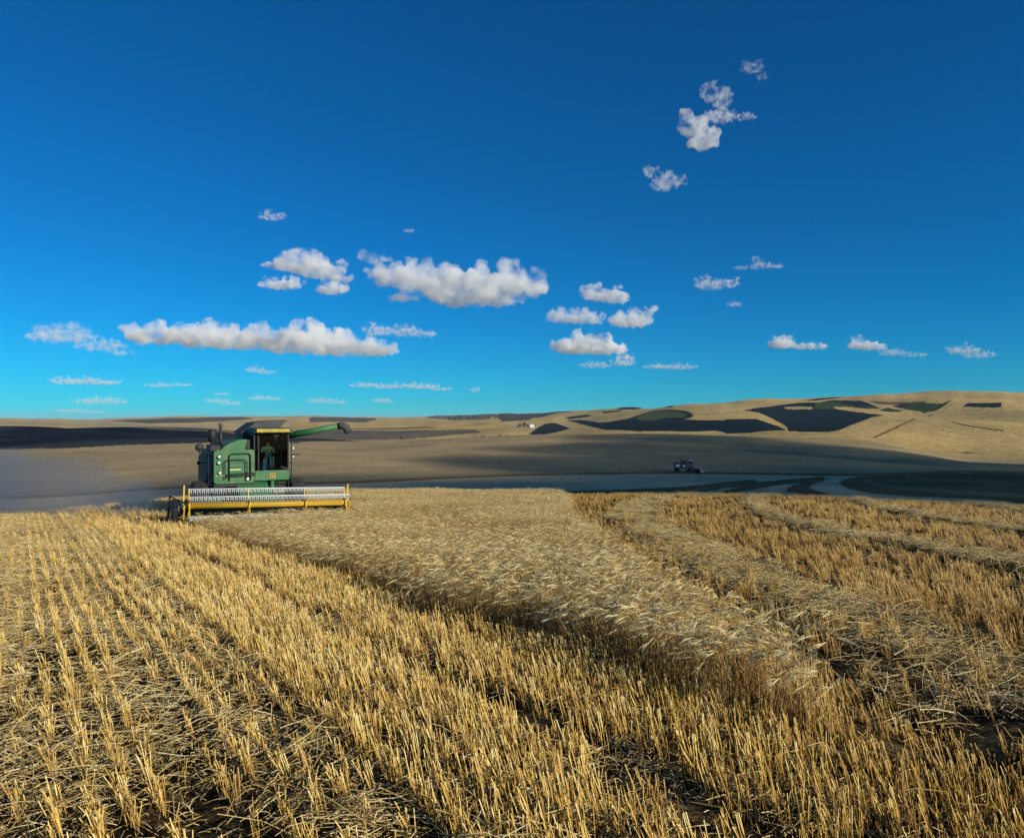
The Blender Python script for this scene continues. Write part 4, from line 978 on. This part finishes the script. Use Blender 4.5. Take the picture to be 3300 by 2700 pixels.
def vol_mat(name, dens, col, aniso, nscale=None, lo=.4, hi=.6):
    m = bpy.data.materials.new(name); m.use_nodes = True; nt = m.node_tree; nt.nodes.remove(nt.nodes['Principled BSDF'])
    v = N(nt, 'ShaderNodeVolumePrincipled'); v.inputs['Color'].default_value = (*col, 1); v.inputs['Anisotropy'].default_value = aniso; v.inputs['Density'].default_value = dens
    if nscale:
        tc = N(nt, 'ShaderNodeTexCoord'); nz = noise_tex(nt, tc.outputs['Object'], nscale, 3, .58)
        mr = N(nt, 'ShaderNodeMapRange'); L(nt, nz.outputs[0], mr.inputs[0]); mr.inputs[1].default_value = lo; mr.inputs[2].default_value = hi; mr.inputs[3].default_value = 0; mr.inputs[4].default_value = dens
        L(nt, mr.outputs[0], v.inputs['Density'])
    L(nt, v.outputs[0], nt.nodes['Material Output'].inputs['Volume']); return m

def cloud(lab, dist, strokes, dens=1.0, amp=.5, seed=0, grp='white clouds over the hills', soft=False):
    """strokes: (u, v, half width, half height) in photo units at the given distance; filled with puffs"""
    rnd = random.Random(seed); k = dist/FPX
    us = [s[0] for s in strokes]; vs_ = [s[1] for s in strokes]; cu, cv = sum(us)/len(us), sum(vs_)/len(vs_)
    loc = Vector(((cu-1650)*k, dist, EYE+(1350-cv)*k)); blobs = []
    mean = sum(min(s[2], s[3]) for s in strokes)/len(strokes)*k
    for (u, v, hw, hh) in strokes:
        c = Vector(((u-cu)*k, 0, -(v-cv)*k)); W_, H_ = hw*k, hh*k; D_ = min(W_, H_*2.2)
        nb = max(8, min(34, int(7*hw/hh)))
        blobs.append((c-Vector((0, 0, H_*.25)), (W_*1.02, D_*.8, H_*.60)))
        for _ in range(nb):
            t = rnd.uniform(-1, 1); rr = H_*rnd.uniform(.26, .56)*(1-.45*abs(t)**2)
            pz = rnd.uniform(-.45, .95)*(1-abs(t)**2*.7)
            blobs.append((c+Vector((t*W_, rnd.uniform(-.6, .6)*D_*.7, pz*(H_*1.1-rr*.6))), (rr*rnd.uniform(.9, 1.35), rr*1.1, rr)))
    vox = max(mean/11, max(s[2] for s in strokes)*k/75)
    mt = vol_mat('cloud_vapour', dens/mean*1.9, (1, 1, 1), -.1, (1.1 if soft else .8)/mean, .46 if soft else .40, .72 if soft else .66)
    o = lumps('cloud', blobs, vox, mean*amp, 1.7/mean, mt); o.location = loc
    return tag(o, lab, 'cloud', grp)
CL = [
 ('long low cloud bank with bright humps above the combine', 6200, [(520, 1075, 120, 42), (640, 1075, 150, 52), (800, 1085, 160, 48), (960, 1090, 170, 58), (1090, 1105, 120, 48), (1180, 1125, 110, 26), (1240, 1130, 60, 14)], 1.0, .38, False),
 ('largest white cloud in the middle of the sky', 4600, [(1300, 880, 110, 55), (1400, 890, 140, 70), (1500, 920, 150, 75), (1610, 905, 130, 60), (1690, 920, 80, 48), (1560, 965, 130, 28), (1300, 955, 50, 20), (1200, 830, 60, 16)], .85, .34, False),
 ('sloping puffy cloud left of the largest white cloud', 4800, [(960, 840, 85, 45), (1040, 865, 75, 42), (1095, 890, 40, 30), (880, 850, 45, 18)], .8, .33, False),
 ('flat thin cloud under the sloping puffy cloud', 5900, [(905, 912, 75, 24)], .8, .4, False),
 ('small round cloud at the low end of the sloping cloud', 5500, [(1070, 928, 55, 24)], .9, .4, False),
 ('bright tall cloud high up, biggest of the high group', 2000, [(2235, 400, 50, 45), (2265, 450, 48, 42)], 1.1, .35, False),
 ('torn blue-white cloud at the top of the high group', 2000, [(2310, 295, 48, 36), (2330, 330, 30, 25)], .55, .5, True),
 ('thin streaky cloud trailing beside the bright high cloud', 2000, [(2320, 372, 62, 24), (2390, 375, 50, 12)], .5, .5, True),
 ('faint wisp, highest of all the clouds', 1900, [(2425, 215, 38, 20), (2460, 245, 22, 12)], .25, .5, True),
 ('hook shaped small cloud below the high bright cloud', 2300, [(2100, 550, 24, 26), (2140, 585, 50, 30), (2185, 580, 28, 22)], .6, .45, True),
 ('ragged small cloud alone in the right half of the sky', 4200, [(2290, 912, 55, 24), (2345, 910, 40, 20)], .6, .5, True),
 ('thin wispy streak above the ragged small cloud', 4200, [(2440, 850, 22, 22), (2480, 855, 45, 11), (2390, 862, 25, 10)], .4, .5, True),
 ('tiny flat puff under the ragged small cloud', 4300, [(2366, 980, 26, 9)], .5, .5, True),
 ('round topped cloud right of the largest white cloud', 5200, [(1945, 945, 75, 30), (1990, 960, 40, 22)], .75, .42, False),
 ('broken cloud patch below the round topped cloud', 6300, [(1840, 1018, 85, 28), (1900, 1025, 50, 22)], .65, .45, False),
 ('puffy cloud to the right of the broken cloud patch', 5800, [(2030, 1025, 75, 34), (2100, 995, 22, 12)], .75, .42, False),
 ('bright bulging cloud lowest of the middle group', 5900, [(1880, 1105, 115, 42), (1960, 1120, 70, 26), (2020, 1150, 30, 12)], .95, .38, False),
 ('scattered thin cloud between the long bank and largest cloud', 5900, [(1220, 1062, 50, 22), (1300, 1065, 60, 22), (1370, 1075, 40, 14)], .55, .5, True),
 ('small heaped cloud low in the right half of the sky', 7000, [(2520, 1102, 48, 26), (2600, 1115, 55, 13), (2640, 1115, 25, 12)], .85, .4, False),
 ('rounded heap cloud above the fallow hill fields', 7000, [(2782, 1107, 52, 25), (2820, 1115, 35, 16)], .85, .4, False),
 ('faint cloud trailing right of the rounded heap cloud', 7200, [(2880, 1133, 50, 15), (2950, 1142, 40, 10)], .4, .5, True),
 ('sloping cloud at the far right end of the sky', 7000, [(3100, 1125, 50, 20), (3150, 1140, 60, 16)], .6, .45, True),
 ('dim grey cloud at the far left end of the sky', 6000, [(200, 1075, 120, 34), (320, 1110, 90, 24), (390, 1135, 45, 14)], .42, .5, True),
 ('flat white streak of cloud above the left skyline', 9500, [(240, 1226, 90, 15), (330, 1230, 60, 12)], .6, .45, True),
 ('lowest faint cloud streak near the left skyline', 11000, [(310, 1290, 80, 15), (370, 1292, 40, 11)], .45, .5, True),
 ('long thin line of little puffs above the auger', 9500, [(1170, 1240, 48, 10), (1250, 1243, 60, 11), (1350, 1242, 70, 12), (1420, 1252, 40, 8)], .7, .45, True),
 ('row of small puffs under the bright bulging cloud', 8000, [(1920, 1176, 55, 12), (2010, 1165, 40, 17), (2110, 1180, 40, 11), (2180, 1180, 70, 12)], .6, .45, True),
 ('little pale puff under the long cloud bank', 8000, [(822, 1190, 32, 12), (860, 1199, 30, 8)], .5, .45, True),
 ('thin pale cloud near the skyline above the cab', 10500, [(1030, 1290, 45, 11), (1080, 1294, 40, 9)], .45, .5, True),
 ('dim low cloud line above the air cleaner pipes', 10500, [(700, 1290, 45, 10), (740, 1297, 40, 10)], .4, .5, True),
 ('thin streak of cloud between the flat streak and the long bank', 9000, [(520, 1240, 60, 9), (590, 1238, 40, 7)], .4, .5, True),
 ('faint flecks of cloud just over the skyline at the lens shaped shaded hillside', 12000, [(230, 1322, 60, 8), (300, 1326, 50, 6)], .4, .5, True),
 ('little pale puffs right of the line above the auger', 9500, [(1530, 1256, 18, 9)], .5, .45, True),
 ('small pale cloud low over the engine stacks', 10500, [(840, 1281, 45, 9), (880, 1284, 30, 7)], .5, .45, True),
 ('small pale cloud right of the spout near the skyline', 10500, [(1228, 1289, 28, 9), (1250, 1293, 20, 6)], .55, .45, True),
 ('tiny pale fleck of cloud above the round mirror', 10500, [(716, 1268, 28, 7)], .45, .45, True),
 ('tiny cross shaped cloud above the sloping puffy cloud', 3600, [(875, 698, 45, 13), (868, 690, 14, 20), (905, 692, 20, 7)], .45, .5, True),
 ('tiny fleck of cloud above the largest white cloud', 3800, [(1318, 743, 18, 7)], .4, .5, True),
]
for i, (lab, dist, st, dn, am, so) in enumerate(CL): cloud(lab, dist, st, dn, am, 100+i, soft=so)

# unseen cloud, shaped to keep the valley in shade: it floats behind the camera's right shoulder, towards the sun
foot = [(35, 250), (80, 350), (100, 450), (70, 150), (80, 250), (100, 350), (110, 450), (150, 150), (170, 250), (190, 340), (120, 110), (60, 110), (10, 130), (200, 180), (255, 260), (90, 510), (330, 250), (380, 180), (300, 150)]
rnd = random.Random(3); T_ = 1700.0; bl = []
C0 = Vector((100, 280, -15))+SUN*T_
for (fx, fy) in foot:
    c = Vector((fx, fy, -15))+SUN*T_-C0; rr = rnd.uniform(50, 72)
    bl.append((c, (rr, rr, rr*.55)))
mt = vol_mat('cloud_vapour', .018, (1, 1, 1), .2)
o = lumps('cloud', bl, 9, 16, .02, mt); o.location = C0; tag(o, 'broad unseen cloud towards the sun, shaped to shade the valley', 'cloud', 'white clouds over the hills')

bl = []; C1 = Vector((-30, 165, -16))+SUN*1150  # unseen strip of cloud, added to shade the near valley floor
for fx, fy in [(-86, 172), (-74, 170), (-62, 168), (-50, 165), (-38, 166), (-26, 163), (-14, 162), (-2, 165), (10, 165), (22, 168), (34, 160), (-20, 176), (0, 180), (18, 184), (-4, 146), (14, 142), (32, 138)]:
    rr = rnd.uniform(15, 19); bl.append((Vector((fx, fy, -16))+SUN*1150-C1, (rr, rr*.9, 4.5)))
mt = vol_mat('cloud_vapour', .05, (1, 1, 1), .2)
o = lumps('cloud', bl, 2.2, 3, .06, mt); o.location = C1; tag(o, 'thin flat unseen strip of cloud added to shade the valley floor', 'cloud', 'white clouds over the hills')

bl = []; C2 = Vector((-330, 560, -8))+SUN*1500  # unseen cloud, its outline shaped by the shade on the left hillside
for slope, ys_l in ((-1.0, (420, 520, 620, 720, 820)), (-.82, (420, 500, 580, 660, 740, 810)), (-.66, (420, 480, 540, 600, 660, 720, 780)), (-.55, (470, 530, 590, 650, 710, 770)), (-.45, (530, 590, 650, 710, 760)), (-.36, (600, 660, 720, 760)), (-.29, (640, 690, 730)), (-.24, (650, 680))):
    for yy in ys_l:
        rr = rnd.uniform(34, 42) if slope < -.4 else rnd.uniform(22, 28); bl.append((Vector((slope*yy, yy, -8))+SUN*1500-C2, (rr, rr, 8)))
mt = vol_mat('cloud_vapour', .035, (1, 1, 1), .2)
o = lumps('cloud', bl, 5, 5, .03, mt); o.location = C2; tag(o, 'long flat unseen cloud shaped to shade the far left hillside', 'cloud', 'white clouds over the hills')

# dust drifting off behind the header
rnd = random.Random(9); bl = []
for k in range(46):
    t = rnd.random()**.8; d = 29+9*t+rnd.uniform(-1, 1); u = 560-680*t+rnd.uniform(-30, 30); xx = (u-1650)/FPX*d
    zz = float(ground(xx, d)[0])+rnd.uniform(.2, .8+1.9*t**.7); rr = rnd.uniform(.6, 1.0)+1.0*t
    bl.append((Vector((xx, d, zz)), (rr*1.35, rr, rr*.8)))
mt = vol_mat('harvest_dust', .30, (.40, .48, .56), .2, .45, .25, .75)
dust = lumps('dust', bl, .25, .5, .7, mt); tag(dust, 'blue grey dust drifting low behind the header', 'dust', kind='stuff')
x, y, z = place(2150, 223)
bl = [(Vector((x-k*1.8, y+rnd.uniform(-1, 1), z+1+rnd.uniform(0, 1.2))), (2.6, 2, 1.3)) for k in range(9)]

# thin blue air over the whole valley
zs = [v for o in (stubble_ground, valley, hills) for v in (min(q.co.z for q in o.data.vertices), max(q.co.z for q in o.data.vertices))]
rad = max(max(abs(q.co.x), abs(q.co.y)) for q in hills.data.vertices)+50
b = MB(); zlo, zhi = min(zs)-1.0, max(zs)+25
b.box((0, 0, (zlo+zhi)/2), (2*rad, 2*rad, zhi-zlo))
hz = b.build('haze', vol_mat('valley_air', 3.5e-5, (.62, .80, 1.0), 0.0)); tag(hz, kind='stuff')
